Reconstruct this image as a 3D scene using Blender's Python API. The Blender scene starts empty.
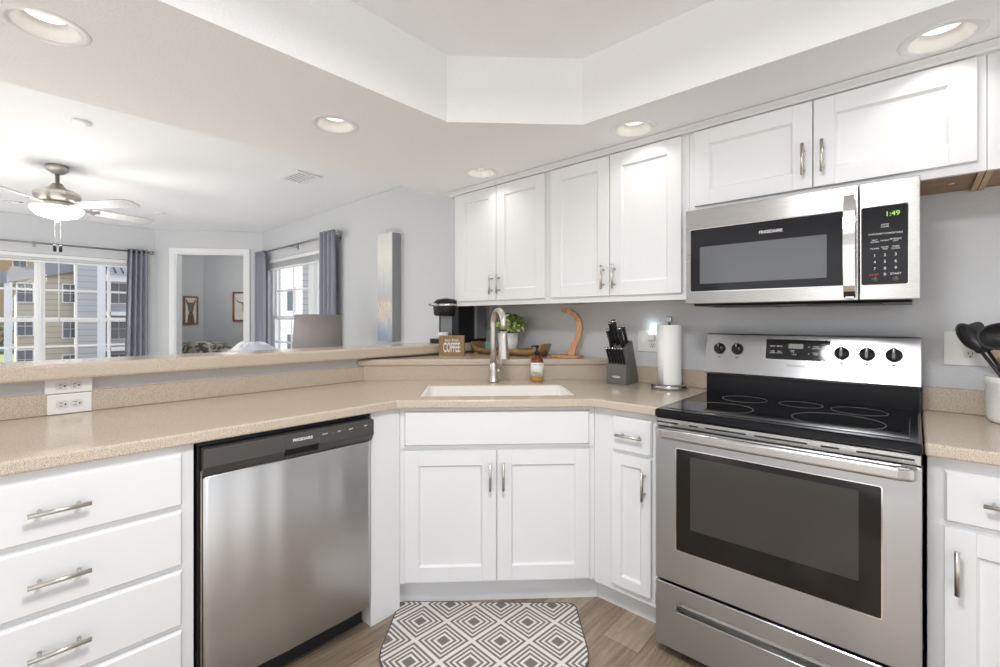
import bpy, bmesh, math, random
from mathutils import Vector, Matrix
random.seed(7)
PI = math.pi
S2 = math.sqrt(2)
scene = bpy.context.scene
COL = scene.collection

# ------------------------------------------------------------------ camera
cam_d = bpy.data.cameras.new('camera')
cam = bpy.data.objects.new('camera', cam_d)
COL.objects.link(cam)
cam.location = (1.8205, -2.3803, 1.2555)
cam.rotation_euler = (PI / 2, 0, math.radians(42.325))
cam_d.sensor_width = 36.0
cam_d.lens = 36.0 * 457.06 / 1000.0
cam_d.shift_x = 0.0014
cam_d.shift_y = -(333.5 - 319.67) / 1000.0
cam_d.clip_start = 0.02
cam_d.clip_end = 400
scene.camera = cam

# ------------------------------------------------------------------ look
vs = scene.view_settings
vs.view_transform = 'Standard'
vs.look = 'None'
vs.exposure = 0.23
vs.gamma = 1.0
vs.use_curve_mapping = False
scene.cycles.use_denoising = True
scene.cycles.max_bounces = 10
scene.cycles.diffuse_bounces = 6
scene.cycles.glossy_bounces = 5
scene.cycles.transparent_max_bounces = 12
scene.cycles.sample_clamp_indirect = 6.0
scene.cycles.caustics_reflective = False
scene.cycles.caustics_refractive = False

# ------------------------------------------------------------------ sky
world = bpy.data.worlds.new('sky')
scene.world = world
world.use_nodes = True
wn = world.node_tree
bg = wn.nodes['Background']
tc = wn.nodes.new('ShaderNodeTexCoord')
sep = wn.nodes.new('ShaderNodeSeparateXYZ')
ramp = wn.nodes.new('ShaderNodeValToRGB')
wn.links.new(tc.outputs['Generated'], sep.inputs[0])
wn.links.new(sep.outputs['Z'], ramp.inputs[0])
ramp.color_ramp.elements[0].position = 0.0
ramp.color_ramp.elements[0].color = (1.0, 0.985, 0.965, 1)
ramp.color_ramp.elements[1].position = 0.6
ramp.color_ramp.elements[1].color = (0.72, 0.82, 0.96, 1)
wn.links.new(ramp.outputs[0], bg.inputs['Color'])
bg.inputs['Strength'].default_value = 1.25

# ------------------------------------------------------------------ sun and lamps
def sun(strength):
    l = bpy.data.lights.new('sun', 'SUN')
    l.energy = strength
    l.angle = 0.009
    l.color = (1.0, 0.97, 0.94)
    o = bpy.data.objects.new('sun', l)
    COL.objects.link(o)
    v = Vector((0.72, 0.69, -0.45))
    o.rotation_euler = v.to_track_quat('-Z', 'Y').to_euler()
sun(6.5)

def area(name, loc, size, watts, target=None, color=(1, 1, 1), shape='DISK', size_y=None, spread=PI):
    l = bpy.data.lights.new(name, 'AREA')
    l.energy = watts
    l.shape = shape
    l.size = size
    if size_y:
        l.size_y = size_y
    l.color = color
    l.spread = spread
    o = bpy.data.objects.new(name, l)
    COL.objects.link(o)
    o.location = loc
    if target is not None:
        v = Vector(target) - Vector(loc)
        o.rotation_euler = v.to_track_quat('-Z', 'Y').to_euler()
    return o

def point(name, loc, watts, r=0.03, color=(1, 1, 1)):
    l = bpy.data.lights.new(name, 'POINT')
    l.energy = watts
    l.shadow_soft_size = r
    l.color = color
    o = bpy.data.objects.new(name, l)
    COL.objects.link(o)
    o.location = loc
    return o

CAN_W = 0.52
# unseen fill light added in the tray ceiling for downward light
area('tray_fill_light', (1.50, -2.05, 2.235), 0.46, 31, (1.50, -2.05, 0), (0.98, 0.99, 1.0))

# ------------------------------------------------------------------ materials
def srgb(r, g, b):
    f = lambda c: (c / 255.0) / 12.92 if c / 255.0 <= 0.04045 else ((c / 255.0 + 0.055) / 1.055) ** 2.4
    return (f(r), f(g), f(b), 1.0)

def mat(name, col, rough=0.5, metal=0.0, spec=0.5, **kw):
    m = bpy.data.materials.new(name)
    m.use_nodes = True
    b = m.node_tree.nodes['Principled BSDF']
    b.inputs['Base Color'].default_value = col
    b.inputs['Roughness'].default_value = rough
    b.inputs['Metallic'].default_value = metal
    b.inputs['Specular IOR Level'].default_value = spec
    for k, v in kw.items():
        b.inputs[k.replace('_', ' ')].default_value = v
    return m

def nodes(m):
    nt = m.node_tree
    return nt, nt.nodes['Principled BSDF']

def coords(nt, scale=(1, 1, 1), kind='Object', rot=(0, 0, 0)):
    t = nt.nodes.new('ShaderNodeTexCoord')
    mp = nt.nodes.new('ShaderNodeMapping')
    mp.inputs['Scale'].default_value = scale
    mp.inputs['Rotation'].default_value = rot
    nt.links.new(t.outputs[kind], mp.inputs[0])
    return mp.outputs[0]

def noise(nt, vec, scale, detail=3, rough=0.55):
    n = nt.nodes.new('ShaderNodeTexNoise')
    n.inputs['Scale'].default_value = scale
    n.inputs['Detail'].default_value = detail
    n.inputs['Roughness'].default_value = rough
    nt.links.new(vec, n.inputs['Vector'])
    return n.outputs[0]

def cramp(nt, fac, stops, interp='LINEAR'):
    r = nt.nodes.new('ShaderNodeValToRGB')
    r.color_ramp.interpolation = interp
    e = r.color_ramp.elements
    while len(e) < len(stops):
        e.new(0.5)
    for i, (p, c) in enumerate(stops):
        e[i].position = p
        e[i].color = c
    nt.links.new(fac, r.inputs[0])
    return r.outputs[0]

def bump(nt, b, h, strength, dist=0.002):
    n = nt.nodes.new('ShaderNodeBump')
    n.inputs['Strength'].default_value = strength
    n.inputs['Distance'].default_value = dist
    nt.links.new(h, n.inputs['Height'])
    nt.links.new(n.outputs[0], b.inputs['Normal'])

def mmath(nt, op, a, b=None):
    n = nt.nodes.new('ShaderNodeMath')
    n.operation = op
    for i, v in enumerate((a, b)):
        if v is None:
            continue
        if isinstance(v, (int, float)):
            n.inputs[i].default_value = v
        else:
            nt.links.new(v, n.inputs[i])
    return n.outputs[0]

def textured(name, col, rough, scale, strength, dist=0.002, spec=0.3):
    m = mat(name, col, rough, 0, spec)
    nt, b = nodes(m)
    bump(nt, b, noise(nt, coords(nt), scale, 4), strength, dist)
    return m

M = {}
M['white'] = textured('cabinet_white_paint', (0.76, 0.765, 0.775, 1), 0.38, 60, 0.02, 0.001, 0.4)
M['trimwhite'] = mat('trim_white_paint', (0.82, 0.83, 0.84, 1), 0.4)
M['wall'] = textured('wall_blue_grey_paint', srgb(208, 210, 213), 0.7, 130, 0.6, 0.004)
M['ceil'] = textured('ceiling_texture_paint', (0.90, 0.905, 0.915, 1), 0.8, 95, 0.5, 0.004)
M['socketwhite'] = mat('outlet_face_plastic', (0.66, 0.66, 0.64, 1), 0.35)
M['baffle'] = mat('can_baffle', (0.62, 0.60, 0.57, 1), 0.5)
M['outletwhite'] = mat('outlet_white_plastic', (0.80, 0.80, 0.78, 1), 0.35)
M['dark'] = mat('dark_slot', (0.01, 0.01, 0.01, 1), 0.6)
M['black'] = mat('black_plastic', (0.012, 0.012, 0.014, 1), 0.30, 0, 0.3)
M['enamel'] = mat('black_enamel', (0.007, 0.007, 0.009, 1), 0.14, 0, 0.2)
M['blackmatt'] = mat('black_matt', (0.012, 0.012, 0.013, 1), 0.7)
M['charcoal'] = mat('dark_grey_plastic', (0.065, 0.062, 0.06, 1), 0.33)
M['glassblack'] = mat('black_ceramic_glass', (0.008, 0.008, 0.009, 1), 0.06, 0, 0.6)
M['ovenglass'] = mat('smoked_oven_glass', (0.012, 0.011, 0.010, 1), 0.07, 0, 0.35)
M['ovenpane'] = mat('oven_window', (0.050, 0.046, 0.041, 1), 0.12, 0, 0.3)
M['micropane'] = mat('microwave_window', (0.130, 0.135, 0.145, 1), 0.12, 0, 0.5)
M['microglass'] = mat('microwave_black_glass', (0.014, 0.014, 0.017, 1), 0.06, 0, 0.35)
M['ring'] = mat('burner_ring_print', (0.28, 0.28, 0.28, 1), 0.3)
M['print'] = mat('white_print', (0.75, 0.75, 0.75, 1), 0.5)
M['redprint'] = mat('red_print', (0.6, 0.05, 0.05, 1), 0.5)
M['greyprint'] = mat('grey_print', (0.18, 0.18, 0.18, 1), 0.5)
M['nickel'] = mat('brushed_nickel', (0.60, 0.57, 0.52, 1), 0.32, 1.0)
M['chrome'] = mat('polished_steel', (0.72, 0.71, 0.70, 1), 0.12, 1.0)
M['sink'] = mat('white_sink', (0.85, 0.83, 0.79, 1), 0.22)
M['paper'] = textured('paper_towel', (0.86, 0.86, 0.85, 1), 0.9, 160, 0.4, 0.002)
M['ceramic'] = mat('white_glazed_ceramic', (0.82, 0.82, 0.81, 1), 0.14)
M['pot'] = textured('white_pot', (0.78, 0.77, 0.75, 1), 0.5, 50, 0.1)
M['teal'] = mat('teal_card', srgb(120, 165, 155), 0.6)
M['silicone'] = mat('black_nylon', (0.014, 0.014, 0.015, 1), 0.42)
M['rodmetal'] = mat('dark_rod_metal', (0.30, 0.30, 0.31, 1), 0.3, 1.0)
M['asphalt'] = textured('asphalt', (0.12, 0.12, 0.125, 1), 0.9, 20, 0.3)

def emis(name, col, strength, base=(0.8, 0.8, 0.8, 1)):
    m = mat(name, base, 0.4)
    b = m.node_tree.nodes['Principled BSDF']
    b.inputs['Emission Color'].default_value = col
    b.inputs['Emission Strength'].default_value = strength
    return m
M['lens'] = emis('lamp_lens', (1, 0.98, 0.95, 1), 0.9)
M['bowl'] = emis('fan_bowl_lit', (1, 0.95, 0.86, 1), 1.5)
M['green'] = emis('green_led', (0.55, 1.0, 0.05, 1), 0.9, (0.02, 0.02, 0.02, 1))
M['lcd'] = emis('oven_lcd', (0.45, 0.50, 0.38, 1), 0.22, (0.1, 0.1, 0.09, 1))
M['nightled'] = emis('night_light_lens', (0.75, 0.95, 1.0, 1), 2.5)

def steel(name, axis, col=(0.49, 0.50, 0.515, 1), rough=0.28):
    m = mat(name, col, rough, 1.0)
    nt, b = nodes(m)
    sc = {'x': (4, 900, 900), 'z': (900, 900, 4)}[axis]
    h = noise(nt, coords(nt, sc), 1.0, 2)
    r = nt.nodes.new('ShaderNodeMapRange')
    r.inputs[3].default_value = rough - 0.008
    r.inputs[4].default_value = rough + 0.012
    nt.links.new(h, r.inputs[0])
    nt.links.new(r.outputs[0], b.inputs['Roughness'])
    b.inputs['Anisotropic'].default_value = 0.75
    t = nt.nodes.new('ShaderNodeTangent')
    t.direction_type = 'RADIAL'
    t.axis = 'Z'
    nt.links.new(t.outputs[0], b.inputs['Tangent'])
    b.inputs['Anisotropic Rotation'].default_value = 0.25
    return m
M['steel'] = steel('brushed_stainless', 'x')
M['steelv'] = steel('brushed_stainless_light', 'x', (0.50, 0.49, 0.475, 1), 0.27)
M['steeldw'] = steel('brushed_stainless_door', 'x', (0.64, 0.645, 0.65, 1), 0.30)

def speckle(name):
    m = mat(name, (0.5, 0.4, 0.3, 1), 0.16, 0, 0.5)
    nt, b = nodes(m)
    v = coords(nt)
    n1 = noise(nt, v, 420, 2, 0.7)
    c1 = cramp(nt, n1, [(0.34, srgb(142, 130, 116)), (0.46, srgb(190, 176, 158)), (0.60, srgb(204, 191, 173)), (0.72, srgb(226, 216, 202))])
    n2 = noise(nt, v, 900, 1, 0.5)
    c2 = cramp(nt, n2, [(0.30, (0.55, 0.55, 0.55, 1)), (0.40, (1, 1, 1, 1))])
    mx = nt.nodes.new('ShaderNodeMix')
    mx.data_type = 'RGBA'
    mx.blend_type = 'MULTIPLY'
    mx.inputs[0].default_value = 0.6
    nt.links.new(c1, mx.inputs[6])
    nt.links.new(c2, mx.inputs[7])
    nt.links.new(mx.outputs[2], b.inputs['Base Color'])
    return m
M['stone'] = speckle('beige_speckled_worktop')

def wood(name, dark, light, scale=(1, 14, 14), rough=0.5, k=3.0):
    m = mat(name, light, rough, 0, 0.3)
    nt, b = nodes(m)
    h = noise(nt, coords(nt, scale), k, 5, 0.6)
    nt.links.new(cramp(nt, h, [(0.3, dark), (0.7, light)]), b.inputs['Base Color'])
    bump(nt, b, h, 0.08, 0.001)
    return m
M['oak'] = wood('oak_brown', srgb(132, 96, 62), srgb(180, 140, 98), (6, 60, 60))
M['signwood'] = wood('sign_wood', srgb(126, 100, 72), srgb(172, 142, 108), (10, 60, 60))
M['traywood'] = wood('tray_wood', srgb(120, 92, 60), srgb(172, 138, 96), (6, 40, 40))
M['hanger'] = wood('bamboo_orange', srgb(186, 134, 98), srgb(214, 168, 130), (20, 20, 6))
M['cabwood'] = wood('unfinished_cabinet_wood', srgb(140, 112, 86), srgb(172, 142, 110), (4, 30, 30))
M['cabedge'] = wood('raw_wood_edge', srgb(188, 160, 124), srgb(214, 188, 152), (30, 4, 30))
M['spoonwood'] = wood('spoon_wood', srgb(200, 170, 130), srgb(222, 196, 158), (20, 20, 4))
M['fanblade'] = wood('fan_blade_grey', (0.40, 0.40, 0.41, 1), (0.52, 0.52, 0.53, 1), (4, 30, 30))
M['framewood'] = wood('picture_frame_wood', srgb(110, 78, 56), srgb(150, 112, 84), (20, 20, 20))

def floor_mat():
    m = mat('grey_brown_planks', (0.3, 0.22, 0.16, 1), 0.38, 0, 0.4)
    nt, b = nodes(m)
    br = nt.nodes.new('ShaderNodeTexBrick')
    v = coords(nt, (1, 1, 1), 'Object', (0, 0, PI / 2))
    nt.links.new(v, br.inputs['Vector'])
    br.inputs['Color1'].default_value = (0.25, 0.25, 0.25, 1)
    br.inputs['Color2'].default_value = (0.85, 0.85, 0.85, 1)
    br.inputs['Mortar'].default_value = (0, 0, 0, 1)
    br.inputs['Scale'].default_value = 1.0
    br.inputs['Mortar Size'].default_value = 0.0015
    br.inputs['Brick Width'].default_value = 1.2
    br.inputs['Row Height'].default_value = 0.15
    br.offset = 0.37
    g = noise(nt, coords(nt, (17, 1.7, 1)), 1.7, 7, 0.72)
    g2 = noise(nt, coords(nt, (90, 3, 1)), 1.5, 3, 0.6)
    mix = mmath(nt, 'ADD', mmath(nt, 'MULTIPLY', br.outputs['Color'], 0.35), mmath(nt, 'MULTIPLY', g, 0.55))
    mix = mmath(nt, 'ADD', mix, mmath(nt, 'MULTIPLY', g2, 0.25))
    c = cramp(nt, mix, [(0.34, srgb(80, 69, 58)), (0.50, srgb(126, 110, 94)), (0.64, srgb(156, 140, 121)), (0.86, srgb(188, 175, 156))])
    nt.links.new(c, b.inputs['Base Color'])
    bump(nt, b, br.outputs['Fac'], 0.25, -0.001)
    return m
M['floor'] = floor_mat()

def rug_mat():
    m = mat('diamond_weave_rug', (0.5, 0.5, 0.5, 1), 0.95, 0, 0.1)
    nt, b = nodes(m)
    v = coords(nt)
    s = nt.nodes.new('ShaderNodeSeparateXYZ')
    nt.links.new(v, s.inputs[0])
    P = 0.222
    Q = 0.225
    u = mmath(nt, 'ADD', mmath(nt, 'MULTIPLY', s.outputs[0], 1 / P), mmath(nt, 'MULTIPLY', s.outputs[1], 1 / Q))
    w = mmath(nt, 'SUBTRACT', mmath(nt, 'MULTIPLY', s.outputs[0], 1 / P), mmath(nt, 'MULTIPLY', s.outputs[1], 1 / Q))
    fu = mmath(nt, 'ABSOLUTE', mmath(nt, 'SUBTRACT', mmath(nt, 'FRACT', mmath(nt, 'ADD', u, 10.3)), 0.5))
    fw = mmath(nt, 'ABSOLUTE', mmath(nt, 'SUBTRACT', mmath(nt, 'FRACT', mmath(nt, 'ADD', w, 10.15)), 0.5))
    mm = mmath(nt, 'MULTIPLY', mmath(nt, 'MAXIMUM', fu, fw), 2.0)
    dk = srgb(122, 117, 115)
    lt = srgb(228, 222, 214)
    col = cramp(nt, mm, [(0.0, dk), (0.25, lt), (0.365, dk), (0.48, lt), (0.58, dk), (0.69, lt), (0.78, dk), (0.90, lt)], 'CONSTANT')
    nt.links.new(col, b.inputs['Base Color'])
    bump(nt, b, noise(nt, v, 500, 2), 0.6, 0.003)
    return m
M['rug'] = rug_mat()
M['rugedge'] = textured('rug_binding', srgb(92, 88, 88), 0.95, 300, 0.5)

def painting_mat():
    m = mat('abstract_canvas', (0.6, 0.6, 0.6, 1), 0.6)
    nt, b = nodes(m)
    s = nt.nodes.new('ShaderNodeSeparateXYZ')
    nt.links.new(coords(nt), s.inputs[0])
    streak = noise(nt, coords(nt, (62, 62, 4)), 1.0, 5, 0.75)
    z = mmath(nt, 'ADD', s.outputs[2], mmath(nt, 'MULTIPLY', mmath(nt, 'SUBTRACT', streak, 0.5), 0.36))
    st2 = noise(nt, coords(nt, (120, 120, 14)), 1.0, 3, 0.7)
    z = mmath(nt, 'ADD', z, mmath(nt, 'MULTIPLY', mmath(nt, 'SUBTRACT', st2, 0.5), 0.34))
    zz = mmath(nt, 'DIVIDE', z, 0.94)
    c = cramp(nt, zz, [(0.0, srgb(158, 166, 182)), (0.18, srgb(182, 189, 202)), (0.22, srgb(232, 220, 192)), (0.27, srgb(178, 178, 182)), (0.31, srgb(240, 228, 198)),
                       (0.36, srgb(190, 186, 180)), (0.46, srgb(190, 194, 202)), (0.62, srgb(216, 216, 214)), (0.80, srgb(232, 230, 220)), (1.0, srgb(216, 220, 218))])
    nt.links.new(c, b.inputs['Base Color'])
    bump(nt, b, streak, 0.3, 0.003)
    return m
M['canvas'] = painting_mat()
M['canvasedge'] = textured('canvas_dark_edge', srgb(150, 150, 152), 0.7, 30, 0.3)

def fabric(name, col, trans=0.0):
    m = textured(name, col, 0.9, 250, 0.4, 0.001, 0.15)
    return m
M['curtain'] = fabric('grey_blue_curtain', srgb(146, 148, 160))
M['shade'] = fabric('grey_lampshade_linen', srgb(152, 146, 144))
M['sofa'] = fabric('grey_upholstery', srgb(120, 122, 128))

def siding(name, c1, pitch):
    m = mat(name, c1, 0.7)
    nt, b = nodes(m)
    s = nt.nodes.new('ShaderNodeSeparateXYZ')
    nt.links.new(coords(nt), s.inputs[0])
    f = mmath(nt, 'FRACT', mmath(nt, 'MULTIPLY', s.outputs[2], 1 / pitch))
    nt.links.new(cramp(nt, f, [(0.0, tuple(x * 0.42 for x in c1[:3]) + (1,)), (0.14, c1)]), b.inputs['Base Color'])
    bump(nt, b, f, 0.5, 0.02)
    return m
M['tan'] = siding('tan_siding', srgb(196, 186, 168), 0.45)
M['greysiding'] = siding('grey_siding', srgb(188, 188, 190), 0.5)
M['whitesiding'] = siding('white_siding', srgb(186, 186, 186), 0.42)
M['brownwall'] = textured('brown_stucco', srgb(176, 150, 122), 0.8, 3, 0.1)
M['roofgrey'] = textured('grey_shingle', srgb(150, 152, 158), 0.9, 8, 0.4)
M['metalroof'] = siding('standing_seam', srgb(170, 172, 176), 0.5)
M['winglass'] = mat('outdoor_window_glass', (0.10, 0.115, 0.13, 1), 0.1, 0, 0.7)
M['grass'] = textured('lawn', srgb(150, 160, 96), 0.95, 4, 0.4)
M['carpaint'] = mat('silver_car_paint', srgb(150, 155, 165), 0.3, 0.2)
M['leafdark'] = textured('tree_leaf', srgb(92, 100, 70), 0.9, 4, 0.4)
M['bark'] = textured('bark', srgb(90, 74, 60), 0.9, 20, 0.4)
M['leaf'] = mat('plant_leaf_green', srgb(128, 156, 70), 0.5)
M['leaf2'] = mat('plant_leaf_light', srgb(196, 206, 132), 0.5)
M['leaf3'] = mat('plant_leaf_dark', srgb(74, 104, 48), 0.5)
M['stem'] = mat('plant_stem', srgb(90, 110, 60), 0.6)
M['soil'] = textured('soil', srgb(60, 46, 36), 0.95, 100, 0.8)
M['label'] = mat('paper_label', (0.78, 0.78, 0.76, 1), 0.6)
M['ink'] = mat('black_ink', (0.03, 0.03, 0.03, 1), 0.6)
M['knifeblock'] = mat('grey_knife_block', srgb(104, 101, 98), 0.45)
M['knifeside'] = mat('grey_knife_block_back', srgb(96, 93, 91), 0.45)
M['greydark'] = mat('reservoir_smoke', (0.20, 0.21, 0.22, 1), 0.12)
M['matpaper'] = mat('art_paper', (0.74, 0.72, 0.69, 1), 0.8)
M['artbrown'] = textured('art_brown', srgb(110, 92, 78), 0.8, 30, 0.1)
M['artgrey'] = textured('art_grey', srgb(120, 116, 112), 0.8, 30, 0.1)

def patterned(name, a, b_, scale):
    m = mat(name, a, 0.9)
    nt, b = nodes(m)
    n = noise(nt, coords(nt), scale, 3, 0.6)
    nt.links.new(cramp(nt, n, [(0.42, a), (0.55, b_)]), b.inputs['Base Color'])
    return m
M['bedspread'] = patterned('patterned_bedspread', srgb(70, 68, 70), srgb(176, 170, 160), 9)
M['throw'] = patterned('white_blue_throw', srgb(240, 240, 241), srgb(186, 194, 206), 5)

def clear_glass(name, tint=(1, 1, 1, 1), fac=0.008):
    m = bpy.data.materials.new(name)
    m.use_nodes = True
    nt = m.node_tree
    nt.nodes.clear()
    o = nt.nodes.new('ShaderNodeOutputMaterial')
    t = nt.nodes.new('ShaderNodeBsdfTransparent')
    t.inputs[0].default_value = tint
    g = nt.nodes.new('ShaderNodeBsdfGlossy')
    g.inputs['Roughness'].default_value = 0.01
    mx = nt.nodes.new('ShaderNodeMixShader')
    mx.inputs[0].default_value = fac
    nt.links.new(t.outputs[0], mx.inputs[1])
    nt.links.new(g.outputs[0], mx.inputs[2])
    nt.links.new(mx.outputs[0], o.inputs[0])
    return m
M['pane'] = clear_glass('window_pane')
M['amber'] = mat('amber_bottle', srgb(112, 58, 20), 0.08, 0, 0.6)
M['amberlow'] = mat('amber_bottle_clear_base', srgb(176, 128, 60), 0.08, 0, 0.6)

# ------------------------------------------------------------------ mesh builder
class MB:
    def __init__(self):
        self.bm = bmesh.new()

    def box(self, x0, x1, y0, y1, z0, z1, bev=0.0, seg=1, mtx=None):
        b = bmesh.new()
        bmesh.ops.create_cube(b, size=1)
        bmesh.ops.scale(b, verts=b.verts, vec=(abs(x1 - x0), abs(y1 - y0), abs(z1 - z0)))
        bmesh.ops.translate(b, verts=b.verts, vec=((x0 + x1) / 2, (y0 + y1) / 2, (z0 + z1) / 2))
        if bev:
            bmesh.ops.bevel(b, geom=b.edges[:], offset=bev, segments=seg, profile=0.5, affect='EDGES')
        return self._add(b, mtx)

    def _add(self, b, mtx=None):
        if mtx is not None:
            bmesh.ops.transform(b, matrix=mtx, verts=b.verts)
        me = bpy.data.meshes.new('t')
        b.to_mesh(me)
        b.free()
        self.bm.from_mesh(me)
        bpy.data.meshes.remove(me)
        return self

    def prism(self, poly, z0, z1, holes=(), bev=0.0, seg=2, mtx=None):
        b = bmesh.new()
        edges = []
        for loop in [poly] + list(holes):
            vsx = [b.verts.new((p[0], p[1], z0)) for p in loop]
            for i in range(len(vsx)):
                edges.append(b.edges.new((vsx[i], vsx[(i + 1) % len(vsx)])))
        if holes:
            bmesh.ops.triangle_fill(b, use_beauty=True, use_dissolve=False, edges=edges)
        else:
            b.faces.new(b.verts)
        r = bmesh.ops.extrude_face_region(b, geom=b.faces[:])
        bmesh.ops.translate(b, verts=[v for v in r['geom'] if isinstance(v, bmesh.types.BMVert)], vec=(0, 0, z1 - z0))
        bmesh.ops.recalc_face_normals(b, faces=b.faces)
        if bev:
            es = [e for e in b.edges if len(e.link_faces) == 2 and e.calc_face_angle() > 0.5]
            bmesh.ops.bevel(b, geom=es, offset=bev, segments=seg, profile=0.5, affect='EDGES')
        return self._add(b, mtx)

    def lathe(self, prof, n=32, c=(0, 0, 0), mtx=None, cap=True):
        b = bmesh.new()
        rings = []
        for r, z in prof:
            rings.append([b.verts.new((r * math.cos(2 * PI * i / n), r * math.sin(2 * PI * i / n), z)) for i in range(n)])
        for a, d in zip(rings, rings[1:]):
            for i in range(n):
                b.faces.new((a[i], a[(i + 1) % n], d[(i + 1) % n], d[i]))
        if cap:
            for k, rr in ((0, rings[0]), (-1, rings[-1])):
                if prof[k][0] > 1e-6:
                    b.faces.new(rr)
        bmesh.ops.remove_doubles(b, verts=b.verts, dist=1e-6)
        bmesh.ops.recalc_face_normals(b, faces=b.faces)
        for f in b.faces:
            f.smooth = True
        bmesh.ops.translate(b, verts=b.verts, vec=c)
        return self._add(b, mtx)

    def tube(self, pts, r, n=12, cap=True):
        pts = [Vector(p) for p in pts]
        rs = r if isinstance(r, (list, tuple)) else [r] * len(pts)
        b = bmesh.new()
        up = None
        rings = []
        for i, p in enumerate(pts):
            if i == 0:
                d = pts[1] - p
            elif i == len(pts) - 1:
                d = p - pts[i - 1]
            else:
                d = (pts[i + 1] - p).normalized() + (p - pts[i - 1]).normalized()
            d.normalize()
            if up is None:
                up = d.orthogonal().normalized()
            up = (up - d * up.dot(d)).normalized()
            s = d.cross(up)
            rings.append([b.verts.new(p + (up * math.cos(2 * PI * k / n) + s * math.sin(2 * PI * k / n)) * rs[i]) for k in range(n)])
        for a, d in zip(rings, rings[1:]):
            for k in range(n):
                f = b.faces.new((a[k], a[(k + 1) % n], d[(k + 1) % n], d[k]))
                f.smooth = True
        if cap:
            b.faces.new(rings[0])
            b.faces.new(rings[-1])
        bmesh.ops.recalc_face_normals(b, faces=b.faces)
        return self._add(b)

    def cyl(self, p0, p1, r, n=20):
        return self.tube([p0, p1], r, n)

    def build(self, name, m, parent=None, loc=None, rot=None, bevel=0.0):
        me = bpy.data.meshes.new(name)
        self.bm.to_mesh(me)
        self.bm.free()
        me.materials.append(M[m] if isinstance(m, str) else m)
        o = bpy.data.objects.new(name, me)
        COL.objects.link(o)
        if parent is not None:
            o.parent = parent
        if loc:
            o.location = loc
        if rot:
            o.rotation_euler = rot
        if bevel:
            md = o.modifiers.new('edge', 'BEVEL')
            md.width = bevel
            md.segments = 2
            md.limit_method = 'ANGLE'
        return o

YZX = Matrix(((0, 0, 1, 0), (1, 0, 0, 0), (0, 1, 0, 0), (0, 0, 0, 1)))   # outline in (y, z), run along x

def B(*a, **k):
    return MB().box(*a, **k)

def tag(o, label, cat, group=None):
    o['label'] = label
    o['category'] = cat
    if group:
        o['group'] = group
    return o

def thing(name, label, cat, loc=(0, 0, 0), rotz=0.0, group=None):
    o = bpy.data.objects.new(name, None)
    o.empty_display_size = 0.05
    COL.objects.link(o)
    o.location = loc
    o.rotation_euler = (0, 0, rotz)
    return tag(o, label, cat, group)

def struct(o):
    o['kind'] = 'structure'
    return o

def copy_tree(root, loc, rotz=None, label=None):
    r = root.copy()
    COL.objects.link(r)
    r.location = loc
    if rotz is not None:
        r.rotation_euler = (0, 0, rotz)
    if label:
        r['label'] = label
    for ch in list(root.children):
        c = ch.copy()
        COL.objects.link(c)
        c.parent = r
        for g in ch.children:
            d = g.copy()
            COL.objects.link(d)
            d.parent = c
    return r

def text(body, size, loc, rot, m, parent, name='lettering', align='CENTER', bold=0.0):
    cu = bpy.data.curves.new('t', 'FONT')
    cu.body = body
    cu.size = size
    cu.align_x = align
    cu.align_y = 'CENTER'
    cu.extrude = 0.0004
    cu.offset = bold
    t = bpy.data.objects.new('t', cu)
    COL.objects.link(t)
    bpy.context.view_layer.update()
    me = bpy.data.meshes.new_from_object(t.evaluated_get(bpy.context.evaluated_depsgraph_get()))
    bpy.data.objects.remove(t)
    bpy.data.curves.remove(cu)
    me.materials.clear()
    me.materials.append(M[m])
    o = bpy.data.objects.new(name, me)
    COL.objects.link(o)
    o.parent = parent
    o.location = loc
    o.rotation_euler = rot
    return o

FRONT = (PI / 2, 0, 0)      # text on a face looking to local -y
def rotz(a):
    return Matrix.Rotation(a, 4, 'Z')

def circle(cx, cy, r, n=28):
    return [(cx + r * math.cos(2 * PI * i / n), cy + r * math.sin(2 * PI * i / n)) for i in range(n)]

# ================================================================== SETTING
ZS, ZL, ZT = 2.1035, 2.4215, 2.39
TH = 0.12
# ceilings and floor
struct(MB().prism([(-0.54, -3.25), (3.5, -3.25), (3.5, 0.12), (-0.54, 0.12)], -0.1, 0.0).build('floor', 'floor'))
M['bouncecarpet'] = textured('cream_bounce_carpet', srgb(230, 227, 222), 0.95, 300, 0.4, 0.004)  # unseen floor covering, made pale to bounce sunlight onto the ceilings
struct(MB().prism([(-5.7, -5.0), (3.5, -5.0), (3.5, -3.252), (-0.542, -3.252), (-0.542, 0.12), (-4.6, 0.12), (-5.7, -1.0)], -0.1, 0.0).build('floor_bounce_carpet', 'bouncecarpet'))
struct(MB().prism([(-5.7, -5.0), (3.5, -5.0), (3.5, 0.12), (-4.6, 0.12), (-5.7, -1.0)], ZL + 0.002, ZL + 0.1).build('ceiling', 'ceil'))
CANS = [(-0.039, -2.285), (-0.047, -1.388), (-0.034, -0.495), (0.897, -0.472), (1.879, -0.466), (2.85, -0.47)]
TRAY = [(0.336, -1.08), (0.751, -0.665), (3.0, -0.665), (3.3, -0.97), (3.3, -3.5), (3.0, -3.8), (0.75, -3.8), (0.336, -3.4)]
struct(MB().prism([(-0.583, -4.8), (3.48, -4.8), (3.48, -0.001), (-0.583, -0.001)], ZS, ZL, holes=[TRAY] + [circle(x, y, 0.076) for x, y in CANS]).build('ceiling_soffit', 'ceil'))
struct(MB().prism([(0.2, -3.9), (3.4, -3.9), (3.4, -0.6), (0.2, -0.6)], ZT, ZT + 0.02).build('ceiling_tray', 'ceil'))

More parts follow.
